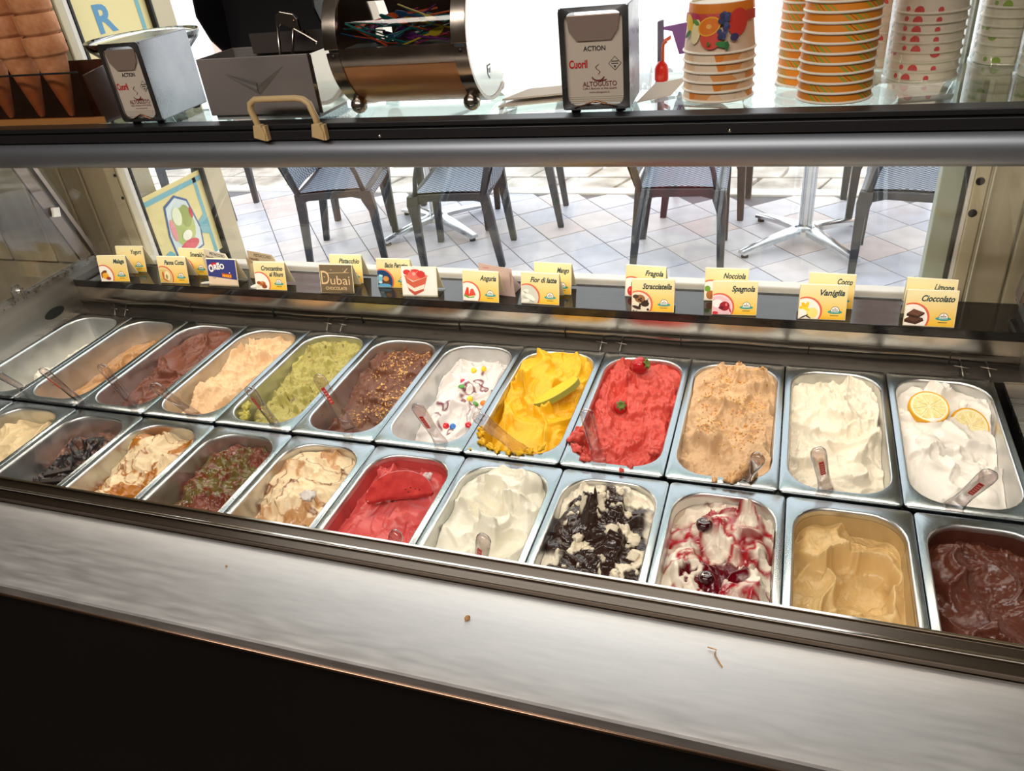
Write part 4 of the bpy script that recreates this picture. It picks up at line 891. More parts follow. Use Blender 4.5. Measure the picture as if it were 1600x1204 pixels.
# two handwritten-look cards and a blank pinkish one
def pist(label, x, y, yaw, paper, dark):
    r = thing('flavour_card', label, 'sign', (x, y, ZL), yaw, 'printed flavour cards on the ledge'); pm_ = mat('paper_%d' % paper[0], paper, .6)
    q = MB(); ct = [(0, 0), (.084, 0), (.080, .050), (.072, .060), (0, .066)]
    def G0(u, v, e): return (u - .042, v * .22 - e, v * .97)
    q.prism(ct, pm_, lambda a, b: G0(a, b, 0), lambda a, b: G0(a, b, -.0014)); q.build('stand', r)
    q = MB(); q.prism([(.0, 0), (.034, 0), (.0, .055)], pm_, lambda a, b: (-.04, a + .002, b), lambda a, b: (-.0388, a + .002, b)); q.build('prop', r)
    q = MB(); put_text(q, 'PISTACCHIO', G0, .020, .0535, .0068, mat('ink_%d' % dark[0], dark, .6), width=.050, off=.02, rot=-.06, e=.0005)
    br = mat('brown_ink', (104, 74, 50), .6); put_text(q, 'Naturally', G0, .006, .0455, .0062, br, width=.027, off=.02, rot=-.06, e=.0005); put_text(q, 'Sweet', G0, .007, .0365, .0062, br, width=.019, off=.02, rot=-.06, e=.0005)
    put_poly(q, [(.034, .036), (.038, .040), (.036, .033), (.041, .039), (.040, .032), (.045, .038), (.046, .031), (.033, .031)], G0, mat('blue_ink', (46, 110, 160), .6), .0006)
    q.build('lettering', r)
pist('off-white card reading Pistacchio Naturally Sweet behind the blue biscuit card', .202, .466, rad(-10), (214, 204, 182), (44, 58, 84))
pist('beige card reading Naturally Sweet behind the Croccantino card', .330, .468, rad(-5), (176, 158, 130), (92, 86, 70))
r = thing('flavour_card', 'plain pinkish grey card turned away behind the Anguria card', 'sign', (.922, .452, ZL), rad(-9), 'printed flavour cards on the ledge')
q = MB(); pk = mat('pinkish_card', (184, 160, 152), .6); q.prism([(0, 0), (.088, 0), (.078, .058), (0, .064)], pk, lambda a, b: (a - .042, b * .2, b * .98), lambda a, b: (a - .042, b * .2 + .0014, b * .98)); q.build('stand', r)
q = MB(); q.prism([(0, 0), (.045, 0), (0, .055)], pk, lambda a, b: (.035, a + .003, b), lambda a, b: (.0362, a + .003, b)); q.build('prop', r)
q = MB(); F2 = lambda u, v, e: (u - .042, v * .2 - e, v * .98); 
for i in range(5): put_poly(q, [(.011 + .003 * i, .054), (.0128 + .003 * i, .054), (.0128 + .003 * i, .0565), (.011 + .003 * i, .0565)], F2, pm((190, 90, 90)), .0004)
q.build('printed_logo', r)
# plastic fork tips lying by the blue card
q = MB(); q.prism([(0, 0), (.022, .004), (.030, .013), (.026, .014), (.004, .005)], white_p, lambda a, b: (a, b, 0), lambda a, b: (a, b, .004)); o = q.build('plastic_tab', bevel=.0006, loc=(.180, .425, ZL)); tag(o, 'white plastic tab lying left of the blue biscuit card', 'plastic piece')
q = MB(); q.prism([(0, 0), (.016, -.002), (.018, .010), (.006, .016), (.002, .008)], white_p, lambda a, b: (a, b, 0), lambda a, b: (a, b, .005)); o = q.build('plastic_tab', bevel=.0006, loc=(.326, .418, ZL)); tag(o, 'white plastic tab lying left of the Croccantino card', 'plastic piece')

# ================================================================== THINGS ON THE GLASS SHELF
SZ = zz(.4998)
# ---- paper cups, nested upside down
def cup_mesh(rb, rt, h, m_side, m_base, stripes=None):
    q = MB(); n = 40
    q.lathe([(rt - .0001, .002), (rt + .0012, .0004), (rt + .0024, .0018), (rt + .0012, .0034), (rt - .0002, .0038)], mat('cup_rim', (236, 226, 208), .45), n)
    q.lathe([(rt, .0036), (rb, h)], m_side, n)
    q.lathe([(rb, h), (rb - .0018, h + .0006), (rb - .003, h - .003), (0, h - .003)], m_base, n)
    return q
def uvm(name, base, fn):
    m = mat(name, base, .45); fn(m); return m
def fruit_fn(m):
    tc = nd(m, 'ShaderNodeTexCoord'); v = nd(m, 'ShaderNodeTexVoronoi'); v.inputs['Scale'].default_value = 42; v.inputs['Randomness'].default_value = .9
    lk(m, tc.outputs['Object'], v.inputs['Vector']); cr = nd(m, 'ShaderNodeValToRGB'); cr.color_ramp.interpolation = 'CONSTANT'; e = cr.color_ramp.elements
    for p_, c in ((.0, (226, 196, 168)), (.22, (222, 150, 84)), (.46, (232, 206, 178)), (.62, (222, 128, 40)), (.80, (230, 190, 150)), (.92, (70, 130, 66))):
        x = e[0] if p_ == 0 else e.new(p_) if p_ < .99 else e[1]
        x.position = p_; x.color = rgb(*c)
    sx = nd(m, 'ShaderNodeSeparateXYZ'); lk(m, v.outputs['Color'], sx.inputs[0]); lk(m, sx.outputs[0], cr.inputs[0]); lk(m, cr.outputs[0], P(m).inputs['Base Color'])
def stripe_fn(cols, freq, base):
    def fn(m):
        tc = nd(m, 'ShaderNodeTexCoord'); sp = nd(m, 'ShaderNodeSeparateXYZ'); lk(m, tc.outputs['Object'], sp.inputs[0])
        at = nd(m, 'ShaderNodeMath', operation='ARCTAN2'); lk(m, sp.outputs[1], at.inputs[0]); lk(m, sp.outputs[0], at.inputs[1])
        a = nd(m, 'ShaderNodeMath', operation='MULTIPLY_ADD'); lk(m, sp.outputs[2], a.inputs[0]); a.inputs[1].default_value = 26.; lk(m, at.outputs[0], a.inputs[2])
        f = nd(m, 'ShaderNodeMath', operation='MULTIPLY'); lk(m, a.outputs[0], f.inputs[0]); f.inputs[1].default_value = freq
        fr = nd(m, 'ShaderNodeMath', operation='FRACT'); lk(m, f.outputs[0], fr.inputs[0])
        cr = nd(m, 'ShaderNodeValToRGB'); cr.color_ramp.interpolation = 'CONSTANT'; e = cr.color_ramp.elements
        for i, (p_, c) in enumerate(cols):
            x = e[0] if i == 0 else e.new(p_)
            x.position = p_; x.color = rgb(*c)
        lk(m, fr.outputs[0], cr.inputs[0]); lk(m, cr.outputs[0], P(m).inputs['Base Color'])
    return fn
O_, Gr = (226, 136, 34), (150, 160, 62)
orange_side = uvm('orange_cup', O_, stripe_fn(((0, O_), (.50, Gr), (.56, O_), (.62, (120, 80, 40)), (.64, O_), (.70, Gr), (.77, O_), (.84, Gr), (.88, O_)), .7, O_))
fruit_side = uvm('fruit_cup', (222, 190, 150), fruit_fn)
cup_base = mat('cup_base', (220, 206, 180), .6)
def dots_fn(c, bgc):
    def fn(m):
        tc = nd(m, 'ShaderNodeTexCoord'); v = nd(m, 'ShaderNodeTexVoronoi'); v.inputs['Scale'].default_value = 34; v.inputs['Randomness'].default_value = .55
        lk(m, tc.outputs['Object'], v.inputs['Vector']); cr = nd(m, 'ShaderNodeValToRGB'); cr.color_ramp.interpolation = 'CONSTANT'; e = cr.color_ramp.elements
        e[0].color = rgb(*c); e[1].position = .26; e[1].color = rgb(*bgc)
        lk(m, v.outputs['Distance'], cr.inputs[0]); lk(m, cr.outputs[0], P(m).inputs['Base Color'])
    return fn
pink_side = uvm('pink_dot_cup', (236, 220, 208), dots_fn((222, 84, 84), (238, 222, 208)))
green_side = uvm('green_dot_cup', (230, 222, 200), dots_fn((150, 180, 70), (232, 222, 202)))
def stack(x, y, n, q, rots, step, desc, where, group, seed):
    o0 = None; rr = random.Random(seed)
    for i in range(n):
        if o0 is None: o = o0 = q.build('paper_cup', smooth=True, auto=40)
        else: o = o0.copy(); COL.objects.link(o)
        o.location = (x + rr.uniform(-.0002, .0002), y + rr.uniform(-.0002, .0002), SZ + step * i); o.rotation_euler = (0, 0, rr.choice(rots) + rr.uniform(-.1, .1))
        nm = 'bottom' if i == 0 else 'top' if i == n - 1 else ORD[i] + ' from the bottom' if i < 12 else '%dth from the bottom' % (i + 1)
        tag(o, '%s, %s in %s' % (desc, nm, where), 'paper cup', group)
    return o
# fruit cups: the topmost shows its whole printed side
ft = stack(1.377, .288, 5, cup_mesh(.0425, .0495, .064, fruit_side, cup_base), (0, 1, 2), .0130, 'fruit print paper cup', 'the short stack', 'fruit print cups', 3)
def fruit_top():
    x, y, i = 1.377, .288, 5; h = .064; rb, rt = .0425, .0495
    r = thing('paper_cup', 'fruit print paper cup showing an orange slice and grapes, top of the short stack', 'paper cup', (x, y, SZ + .013 * i), 0, 'fruit print cups')
    q = cup_mesh(rb, rt, h, mat('cup_cream', (226, 196, 168), .5), cup_base); q.build('body', r, smooth=True, auto=40)
    def FC(a, b, e):
        rr_ = rt + (rb - rt) * (b - .0036) / (h - .0036) + e + .0003; t = -PI / 2 + a / rr_ - .10; return (rr_ * math.cos(t), rr_ * math.sin(t), b)
    q = MB(); ly = [0]
    def dpoly(poly, c):   # curved print: fan from the centre so it follows the cup
        ly[0] += .00012; cx = sum(p[0] for p in poly) / len(poly); cy = sum(p[1] for p in poly) / len(poly); k = len(poly)
        vs = [FC(cx, cy, ly[0])] + [FC(cx + (a - cx) * .5, cy + (b - cy) * .5, ly[0]) for a, b in poly] + [FC(a, b, ly[0]) for a, b in poly]
        q.add(vs, [(0, 1 + i, 1 + (i + 1) % k) for i in range(k)] + [(1 + i, 1 + k + i, 1 + k + (i + 1) % k, 1 + (i + 1) % k) for i in range(k)], pm(c))
    for k in range(16): a0 = -.075 + .15 * k / 16; dpoly([(a0, .052), (a0 + .15 / 16, .052), (a0 + .15 / 16, h - .0004), (a0, h - .0004)], (222, 126, 34))
    for k in range(12): a0 = -.07 + .14 * k / 12; dpoly([(a0, .040), (a0 + .0119, .040), (a0 + .0119, .0522), (a0, .0522)], (196, 70, 60))
    for c, pl in (((186, 60, 90), circ(-.030, .048, .010, .005)), ((236, 190, 50), circ(-.040, .040, .008, .012, 16, .4)), ((240, 222, 170), circ(-.026, .030, .008, .016, 16, -.2)), ((206, 60, 50), circ(.034, .040, .015, .017)), ((214, 76, 60), circ(-.003, .022, .015, .014)), ((236, 170, 50), circ(-.006, .037, .0165, .0115, 20, .35)), ((226, 120, 30), circ(-.006, .037, .0145, .0098, 20, .35)), ((240, 176, 90), circ(-.006, .037, .004, .003, 12)),
                  ((90, 150, 70), circ(-.026, .042, .006, .003, 10, -.5)), ((60, 120, 60), circ(-.042, .026, .008, .003, 10, .7)), ((60, 130, 66), circ(.014, .014, .010, .004, 10, -.2)), ((50, 110, 60), circ(.020, .012, .003, .006, 10)), ((70, 60, 100), circ(.030, .022, .006, .005))): dpoly(pl, c)
    rr = random.Random(2)
    for k in range(26): dpoly(circ(.014 + rr.uniform(-.006, .006), rr.uniform(.018, .052), .0034, n=10), rr.choice(((60, 66, 110), (76, 82, 128), (50, 54, 92))))
    dpoly(circ(-.005, .016, .0022, .0028, 10), (90, 110, 40))
    q.build('printed_picture', r)
fruit_top()
stack(1.536, .262, 13, cup_mesh(.042, .0480, .064, orange_side, cup_base), (0, .9, 1.8, .0), .0124, 'orange green-striped paper cup', 'the front orange stack', 'orange striped cups', 5)
stack(1.505, .362, 13, cup_mesh(.042, .0480, .064, orange_side, cup_base), (0, .9, 1.8, 2.7), .0124, 'orange green-striped paper cup', 'the rear orange stack', 'orange striped cups', 6)
sleeve = pane('sleeve_plastic', (248, 248, 246), 1.6, .02)
def sleeve_tube(x, y, r, label):
    t = thing('cup_sleeve', label, 'cup holder', (x, y, SZ), 0, 'clear cup sleeves'); q = MB()
    q.lathe([(r, 0), (r, .26)], sleeve, 40); q.lathe([(r - .0016, .26), (r - .0016, 0)], sleeve, 40); q.build('tube', t, smooth=True)
    q = MB(); q.lathe([(r + .0014, 0), (r + .0014, .003), (r, .005)], sleeve, 40); q.build('foot_ring', t, smooth=True)
pk_q = lambda: cup_mesh(.040, .0455, .064, pink_side, mat('cup_white', (232, 218, 202), .5))
stack(1.656, .372, 8, pk_q(), (0, 1, 2, 3), .0125, 'pink dotted white paper cup', 'the front pink dotted stack', 'pink dotted cups', 7)
stack(1.619, .468, 10, pk_q(), (0, 1, 2, 3), .0125, 'pink dotted white paper cup', 'the rear pink dotted stack', 'pink dotted cups', 8)
gr_q = lambda: cup_mesh(.040, .0455, .064, green_side, mat('cup_white'))
stack(1.823, .362, 9, gr_q(), (0, 1, 2, 3), .0125, 'green dotted white paper cup', 'the front green dotted stack', 'green dotted cups', 9)
stack(1.782, .462, 9, gr_q(), (0, 1, 2, 3), .0125, 'green dotted white paper cup', 'the rear green dotted stack', 'green dotted cups', 10)
sleeve_tube(1.656, .372, .0520, 'clear sleeve around the front pink dotted cups'); sleeve_tube(1.823, .362, .0520, 'clear sleeve around the front green dotted cups')
sleeve_tube(1.782, .462, .0520, 'clear sleeve around the rear green dotted cups')
# red dot on the pink cups' top
# ---- napkin dispensers
disp_m = noisy(mat('dispenser_chrome', (136, 138, 142), .26, 1), (126, 128, 132), (148, 148, 150), (20, 20, 20), r1=.22, r2=.36)
nap_m = mat('napkin_paper', (198, 184, 168), .8)
def dispenser(label, loc, rz, w, d, h, text):
    r = thing('napkin_dispenser', label, 'napkin dispenser', loc, rz, 'napkin dispensers on the glass shelf')
    t = .004; q = MB()
    q.box((-w / 2, 0, .006), (-w / 2 + .003, d, h), disp_m); q.box((w / 2 - .003, 0, .006), (w / 2, d, h), disp_m); q.box((-w / 2, 0, h - .003), (w / 2, d, h), disp_m); q.box((-w / 2, 0, .006), (w / 2, d, .009), disp_m)
    q.build('case', r, bevel=.002)
    q = MB(); fr = .0085
    out = rrect(w / 2, (h - .006) / 2, .006, 0, 5, 0, (h + .006) / 2); inn = rrect(w / 2 - fr, (h - .006) / 2 - fr * .7, .012, 0, 5, 0, (h + .006) / 2)
    for yy, a, b in ((-.001, out, inn),): q.loft([[(x, y2, z) for x, z, _ in pl] for pl, y2 in ((out, .002), (out, -.0015), (inn, -.003), (inn, .004))], disp_m)
    q.build('front_frame', r, smooth=True, auto=40)
    q = MB(); q.box((-w / 2 + fr - .001, .0015, .014), (w / 2 - fr + .001, .012, h - .012), nap_m); np_ = q.build('napkins', r)
    q = MB()
    for i in range(5): q.box((-w / 2 + fr, .0008, .012 + .0028 * i), (w / 2 - fr, .0022, .0134 + .0028 * i), mat('napkin_edge', (190, 180, 164), .8))
    q.build('folded_edges', np_)
    q = MB(); lipp = [(-w / 2 + fr + .003, h - .010), (w / 2 - fr - .003, h - .010), (w / 2 - fr - .006, h - .030), (w / 2 - fr - .016, h - .043), (-w / 2 + fr + .016, h - .043), (-w / 2 + fr + .006, h - .030)]
    q.prism(lipp, mat('dispenser_lip', (168, 146, 134), .35, .5), lambda a, b: (a, -.0018 + .002, b), lambda a, b: (a, -.0045 + .002, b)); q.build('pull_flap', r, bevel=.0008)
    q = MB(); q.tube([(-w / 2 + .018, -.001, .0085), (0, -.002, .018), (w / 2 - .018, -.001, .0085)], .003, mat('copper_tab', (190, 140, 110), .25, 1), 8, flat=.4); q.build('spring_tab', r, smooth=True)
    for x in (-w / 2 + .016, w / 2 - .016):
        for y in (.014, d - .014):
            q = MB(); q.lathe([(0, 0), (.007, 0), (.008, .007), (0, .007)], rubber, 14, T=Matrix.Translation((x, y, 0))); q.build('foot', r)
    F = lambda u, v, e: (u, .0011 - e * .6, v)
    q = MB(); k = w / .1; red = pm((190, 30, 36)); blk = pm((50, 44, 44)); br = pm((110, 40, 40))
    put_text(q, 'ACTION', F, -.016 * k, h * .60, .0062, blk, width=.032 * k, off=.02)
    put_text(q, 'Cuoril', F, -.038 * k, h * .445, .0105, red, width=.027 * k, off=.03)
    put_text(q, 'ALTOGUSTO', F, -.019 * k, h * .265, .0066, br, width=.050 * k, off=.01)
    put_text(q, 'Caffe e Bevande ad Alta Qualita', F, -.019 * k, h * .235, .0028, br, width=.050 * k)
    put_text(q, 'www.altogusto.it', F, -.010 * k, h * .20, .0026, br, width=.030 * k)
    q.build('lettering', np_)
    q = MB(); cx, cz = .004 * k, h * .355
    put_poly(q, circ(cx, cz, .0095 * k, .006, 16, a0=PI, a1=2 * PI), F, br, .0004); put_poly(q, circ(cx, cz + .0006, .0078 * k, .0046, 16, a0=PI, a1=2 * PI), F, nap_m, .0008)
    put_poly(q, [(cx - .011 * k, cz - .0075), (cx + .011 * k, cz - .0055), (cx + .0135 * k, cz - .003), (cx, cz - .0062)], F, br, .0009)
    for i in range(8): a = i / 7; put_poly(q, [(cx + .003 * math.sin(a * 6) - .0006, cz + .003 + a * .012), (cx + .003 * math.sin(a * 6) + .0006, cz + .003 + a * .012), (cx + .003 * math.sin((a + .143) * 6) + .0006, cz + .003 + (a + .143) * .012), (cx + .003 * math.sin((a + .143) * 6) - .0006, cz + .003 + (a + .143) * .012)], F, br, .0005)
    dx, dz = .029 * k, h * .475
    for rr_, mm, ee in ((.0095, blk, .0004), (.0084, nap_m, .0006)): put_poly(q, [(dx - rr_ * k, dz), (dx, dz - rr_), (dx + rr_ * k, dz), (dx, dz + rr_)], F, mm, ee)
    for b in (.002, -.001): put_poly(q, [(dx - .005 * k, dz + b), (dx + .005 * k, dz + b), (dx + .005 * k, dz + b + .0014), (dx - .005 * k, dz + b + .0014)], F, blk, .0008)
    put_poly(q, [(dx - .002, dz - .003), (dx + .002, dz - .003), (dx, dz - .0065)], F, blk, .0008)
    q.build('printed_logo', np_)
    return r
dispenser('chrome napkin dispenser with printed napkins between the chrome barrel and the fruit cups', (1.2145, .200, SZ), rad(2), .098, .095, .142, 1)
dispenser('chrome napkin dispenser with printed napkins between the waffle cones and the grey bin', (.3945, .196, SZ), rad(3), .084, .135, .135, 1)
q = MB(); q.prism([(0, 0), (.055, .05), (.06, .056), (.004, .006)], nap_m, lambda a, b: (a * .3, .05 + a, b * .25), lambda a, b: (a * .3 + .045, .09 + a, b * .25))
o = q.build('napkin', loc=(1.262, .205, SZ)); tag(o, 'folded paper napkin lying behind the right napkin dispenser', 'napkin')
# ---- folded napkins lying on the shelf
for i, (z, dx, lb) in enumerate(((0, 0, 'lower of two flat beige napkins left of the right napkin dispenser'), (.004, .006, 'upper of two flat beige napkins left of the right napkin dispenser'))):
    q = MB(); pl = [(-.045, -.05), (.048, -.022), (.060, .010), (.050, .026), (-.020, .012)]
    q.prism(pl, mat('kraft_napkin', (196, 180, 162), .8), lambda a, b: (a, b, 0), lambda a, b: (a, b, .0028 + .10 * max(0, b) )); o = q.build('napkin', bevel=.0005, loc=(1.090 + dx, .300 + dx, SZ + z * 2.2)); tag(o, lb, 'napkin', 'flat napkins on the glass shelf')
# ---- clear crumpled wrapper, red bottle, purple scoop
q = MB(); rr = random.Random(8); rings = []
for i in range(9):
    z = .105 * i / 8; r_ = .014 - .004 * abs(i - 5) / 5
    rings.append([(r_ * math.cos(a) * rr.uniform(.7, 1.2), r_ * .7 * math.sin(a) * rr.uniform(.7, 1.2), z) for a in [2 * PI * j / 14 for j in range(14)]])
q.loft(rings, pane('crinkled_film', (244, 244, 246), 2.5, .04), True, True); o = q.build('plastic_wrapper', loc=(1.262, .335, SZ)); tag(o, 'crinkled clear plastic wrapper standing behind the right napkin dispenser', 'wrapper')
r = thing('red_bottle', 'small red squeeze bottle with bent orange tube left of the fruit cups', 'bottle', (1.277, .402, SZ))
q = MB(); rm = mat('red_plastic', (222, 40, 26), .3); q.lathe([(0, 0), (.010, 0), (.0112, .003), (.0112, .018), (.0095, .024), (.006, .028), (.004, .030), (0, .030)], rm, 24); q.build('body', r, smooth=True, auto=40)
q = MB(); q.tube([(.002, 0, .029), (.002, 0, .050), (.003, 0, .056), (.008, 0, .060)], .0026, mat('orange_tube', (214, 92, 60), .4), 8); q.build('bent_tube', r, smooth=True)
r = thing('purple_scoop', 'flat purple plastic scoop with grey grip standing behind the fruit cups', 'scoop', (1.292, .452, SZ))
q = MB(); q.prism([(-.030, .012), (-.020, .012), (-.020, .084), (-.030, .082)], mat('grey_purple', (104, 98, 118), .5), lambda a, b: (a, 0, b), lambda a, b: (a, .010, b)); q.build('grip', r, bevel=.002)
q = MB(); q.prism([(-.021, .073), (.045, .082), (.045, .034), (.006, .030), (-.006, .066), (-.021, .069)], mat('purple_plastic', (132, 88, 150), .4), lambda a, b: (a, .001, b), lambda a, b: (a, .006, b)); q.build('blade', r, bevel=.001)
q = MB(); q.prism([(-.021, .047), (-.008, .054), (-.008, .060), (-.021, .053)], mat('orange_tube'), lambda a, b: (a, .001, b), lambda a, b: (a, .006, b)); q.build('clip', r)
q = MB(); q.prism([(-.024, 0), (.030, 0), (.030, .006), (-.020, .012), (-.030, .012)], acr, lambda a, b: (a, -.006, b), lambda a, b: (a, .014, b)); q.build('stand', r)

# ---- chrome barrel with plastic spoons
R_ = .098; BX0, BX1 = .788, 1.024; BY_ = .300; BZ = .005 + R_
br = thing('chrome_barrel_bin', 'chrome barrel bin with dark window and tan lower front holding coloured spoons', 'container', (0, 0, SZ))
band = noisy(mat('barrel_steel', (170, 158, 146), .2, 1), (160, 148, 136), (182, 170, 158), (20, 20, 20), r1=.16, r2=.26)
def arc(x0, x1, a0, a1, r0, r1, m, q, n=36):
    rings = []
    for i in range(n + 1):
        a = a0 + (a1 - a0) * i / n; c, s = math.cos(a), math.sin(a)
        rings.append([(x0, BY_ + r0 * c, BZ + r0 * s), (x1, BY_ + r0 * c, BZ + r0 * s), (x1, BY_ + r1 * c, BZ + r1 * s), (x0, BY_ + r1 * c, BZ + r1 * s)])
    q.loft(rings, m, True, True)
Fr = PI   # angle facing the staff side (-y)
for x0, x1 in ((BX0, BX0 + .022), (BX1 - .022, BX1)):
    q = MB(); arc(x0, x1, Fr + rad(2), Fr + rad(118), R_ - .004, R_ + .0015, band, q); q.build('lower_band', br, smooth=True, auto=40)
    q = MB(); arc(x0 - .001, x1 + .001, Fr - rad(150), Fr - rad(1), R_ - .003, R_ + .004, band, q); q.build('lid_band', br, smooth=True, auto=40, bevel=.001)
    q = MB(); q.lathe([(0, .0016), (.0032, .001), (.0036, 0)], screw_m, 12, T=Matrix.Translation(((x0 + x1) / 2, BY_ - R_ - .0012, BZ - .008)) @ Matrix.Rotation(PI / 2, 4, 'X')); q.build('screw', br, smooth=True)
q = MB(); arc(BX0 + .0225, BX1 - .0225, Fr + rad(14), Fr + rad(100), R_ - .004, R_ - .001, noisy(mat('tan_reflection', (176, 122, 78), .22, .35), (166, 112, 70), (190, 136, 90), (4, 30, 30), r1=.16, r2=.3), q); q.build('lower_front', br, smooth=True, auto=40)  # tan colour stands in for the brown room reflected in the steel
q = MB(); arc(BX0 + .0225, BX1 - .0225, Fr - rad(1), Fr + rad(14), R_ - .004, R_ + .0008, band, q, 8); q.build('front_bar', br, smooth=True, auto=40)
q = MB(); arc(BX0 + .0235, BX1 - .0235, Fr - rad(140), Fr - rad(1.2), R_ - .002, R_, pane('smoked_window', (226, 220, 214), .8, .01), q); q.build('window', br, smooth=True, auto=40)
q = MB(); arc(BX0 + .0225, BX1 - .0225, Fr + rad(100), Fr + rad(220), R_ - .004, R_ - .001, mat('dark_liner', (52, 36, 30), .4), q); q.build('rear_shell', br, smooth=True, auto=40)
for x0, x1 in ((BX0 + .002, BX0 + .006), (BX1 - .006, BX1 - .002)):
    q = MB(); q.lathe([(0, 0), (R_ - .0045, 0), (R_ - .0045, x1 - x0), (0, x1 - x0)], polish, 56, T=Matrix.Translation((x0, BY_, BZ)) @ Matrix.Rotation(PI / 2, 4, 'Y')); q.build('end_disc', br, smooth=True, auto=40)
q = MB(); sh = [(-.008, .010), (.008, .010), (.008, -.004), (0, -.012), (-.008, -.004)]
FE = lambda a, b, e: (BX1 - .0018 + e, BY_ - .012 + a, BZ - .055 + b)
put_poly(q, sh[::-1], FE, mat('badge_dark', (70, 70, 72), .3, 1), .0002); put_poly(q, [(a * .8, b * .8) for a, b in sh][::-1], FE, polish, .0005); put_text(q, 'W', FE, -.0052, -.003, .008, mat('badge_dark'), width=.0104, off=.02, e=.0008); q.build('badge', br)
for x in (BX0 + .018, BX1 - .018):
    for y in (BY_ - .060, BY_ + .060):
        q = MB(); q.lathe([(0, 0), (.006, .0005), (.012, .006), (.0138, .013), (.012, .020), (.007, .0245), (.004, .030), (0, .032)], band, 24, T=Matrix.Translation((x, y, 0))); q.build('foot', br, smooth=True)
sp_cols = [('teal', (30, 150, 160)), ('purple', (120, 50, 150)), ('orange', (226, 96, 40)), ('yellow', (206, 196, 50)), ('pink', (206, 60, 120)), ('blue', (40, 110, 190))]
spm = [pane('spoon_' + n_, c, 1.2, .03) for n_, c in sp_cols]
for n_, c in sp_cols: mat('spoonp_' + n_, c, .2)
sp_mesh = {}
for n_, c in sp_cols:
    q = MB(); q.tube([(-.045, 0, 0), (.012, 0, .001), (.020, 0, 0)], [.0016, .0018, .0026], mat('spoonp_' + n_), 6, flat=.6)
    q.loft([[(.020 + u, w * math.sin(PI * min(1, max(.08, (u + .002) / .026))) ** .6, -.0022 * math.sin(PI * u / .024) + dz) for w, dz in ((-.0072, .0012), (0, 0), (.0072, .0012), (.0068, .0022), (0, .0011), (-.0068, .0022))] for u in [.024 * i / 8 for i in range(9)]], mat('spoonp_' + n_), True, True)
    o = q.build('plastic_spoon', smooth=True, auto=60); sp_mesh[n_] = o.data; bpy.data.objects.remove(o)
rr = random.Random(21); spoons = []
order = ['teal', 'teal', 'blue', 'teal', 'purple', 'teal', 'yellow', 'pink', 'yellow', 'teal', 'orange', 'orange', 'teal', 'blue', 'purple', 'teal', 'orange', 'pink', 'teal', 'yellow', 'blue', 'teal', 'orange', 'teal', 'purple', 'teal', 'orange', 'teal', 'purple', 'pink', 'teal', 'orange', 'blue', 'teal']
for i, n_ in enumerate(order):
    o = bpy.data.objects.new('plastic_spoon', sp_mesh[n_]); COL.objects.link(o)
    f = i / len(order); x = BX0 + .055 + (BX1 - BX0 - .11) * ((i * .618) % 1); o.location = (x, BY_ - .072 + .03 * rr.random(), SZ + BZ + .004 + .052 * rr.random() * (.4 + .6 * (x - BX0) / (BX1 - BX0)))
    o.rotation_euler = (rr.uniform(-1, 1), rr.uniform(-.5, .5), rr.uniform(-.5, .5) + (PI if rr.random() > .5 else 0))
    spoons.append((o, n_))
for n_, _ in sp_cols:
    l = sorted([o for o, c in spoons if c == n_], key=lambda o: o.location.x)
    for i, o in enumerate(l):
        w_ = 'only one of its colour' if len(l) == 1 else 'leftmost of its colour' if i == 0 else 'rightmost of its colour' if i == len(l) - 1 else '%s of its colour from the left' % (ORD + ['thirteenth', 'fourteenth', 'fifteenth', 'sixteenth'])[i]
        tag(o, '%s plastic spoon behind the dark barrel window, %s' % (n_, w_), 'spoon', 'plastic spoons in the chrome barrel')
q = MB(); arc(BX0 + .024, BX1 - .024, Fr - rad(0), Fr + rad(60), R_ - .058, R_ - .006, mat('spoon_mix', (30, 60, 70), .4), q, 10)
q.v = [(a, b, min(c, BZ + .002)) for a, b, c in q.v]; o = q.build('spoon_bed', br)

# ---- grey retro bin with black raised lid, tongs inside
gx0, gx1, gd, gh = .530, .748, .105, .100
rb_ = thing('grey_metal_bin', 'grey metal bin with chevron emblem and raised black lid left of the chrome barrel', 'container', (0, .212, SZ))
gm_ = noisy(mat('grey_bin', (132, 125, 120), .42, .25), (126, 119, 115), (140, 132, 128), (6, 6, 6), r1=.36, r2=.48)
q = MB(); t = .003
q.box((gx0, 0, .008), (gx1, t, gh), gm_); q.box((gx0, t, .008), (gx0 + t, gd, gh), gm_); q.box((gx0, gd - t, .008), (gx1, gd, gh), gm_); q.box((gx0, t, .008), (gx1, gd, .012), gm_); q.build('body', rb_, bevel=.0015)
q = MB(); q.prism([(0, .008), (gd, .008), (gd, gh), (0, gh)], polish, lambda a, b: (gx1 - t, a, b), lambda a, b: (gx1 + .0045, a, b)); q.build('side_panel', rb_, bevel=.001)
q = MB(); q.box((gx0 + .006, .006, 0), (gx1 - .006, gd - .006, .009), mat('bin_base', (150, 152, 148), .4)); q.build('base', rb_)
FG = lambda u, v, e: (u, -e, v)
q = MB(); cx, cz = .640, .058
q.add([FG(cx - .062, cz + .018, .0005), FG(cx, cz - .004, .0035), FG(cx, cz - .018, .0005), FG(cx - .001, cz - .009, .0035)], [(0, 2, 3), (0, 3, 1)], gm_)
q.add([FG(cx + .058, cz + .026, .0005), FG(cx, cz - .004, .0035), FG(cx, cz - .018, .0005), FG(cx + .001, cz - .009, .0035)], [(0, 3, 2), (0, 1, 3)], mat('chevron', (150, 146, 142), .3, .7))
q.add([FG(cx - .056, cz + .0165, .0006), FG(cx, cz + .003, .0025), FG(cx, cz - .004, .0035)], [(0, 2, 1)], mat('chevron')); q.build('chevron_emblem', rb_)
lid_m = mat('black_lid', (24, 22, 24), .35)
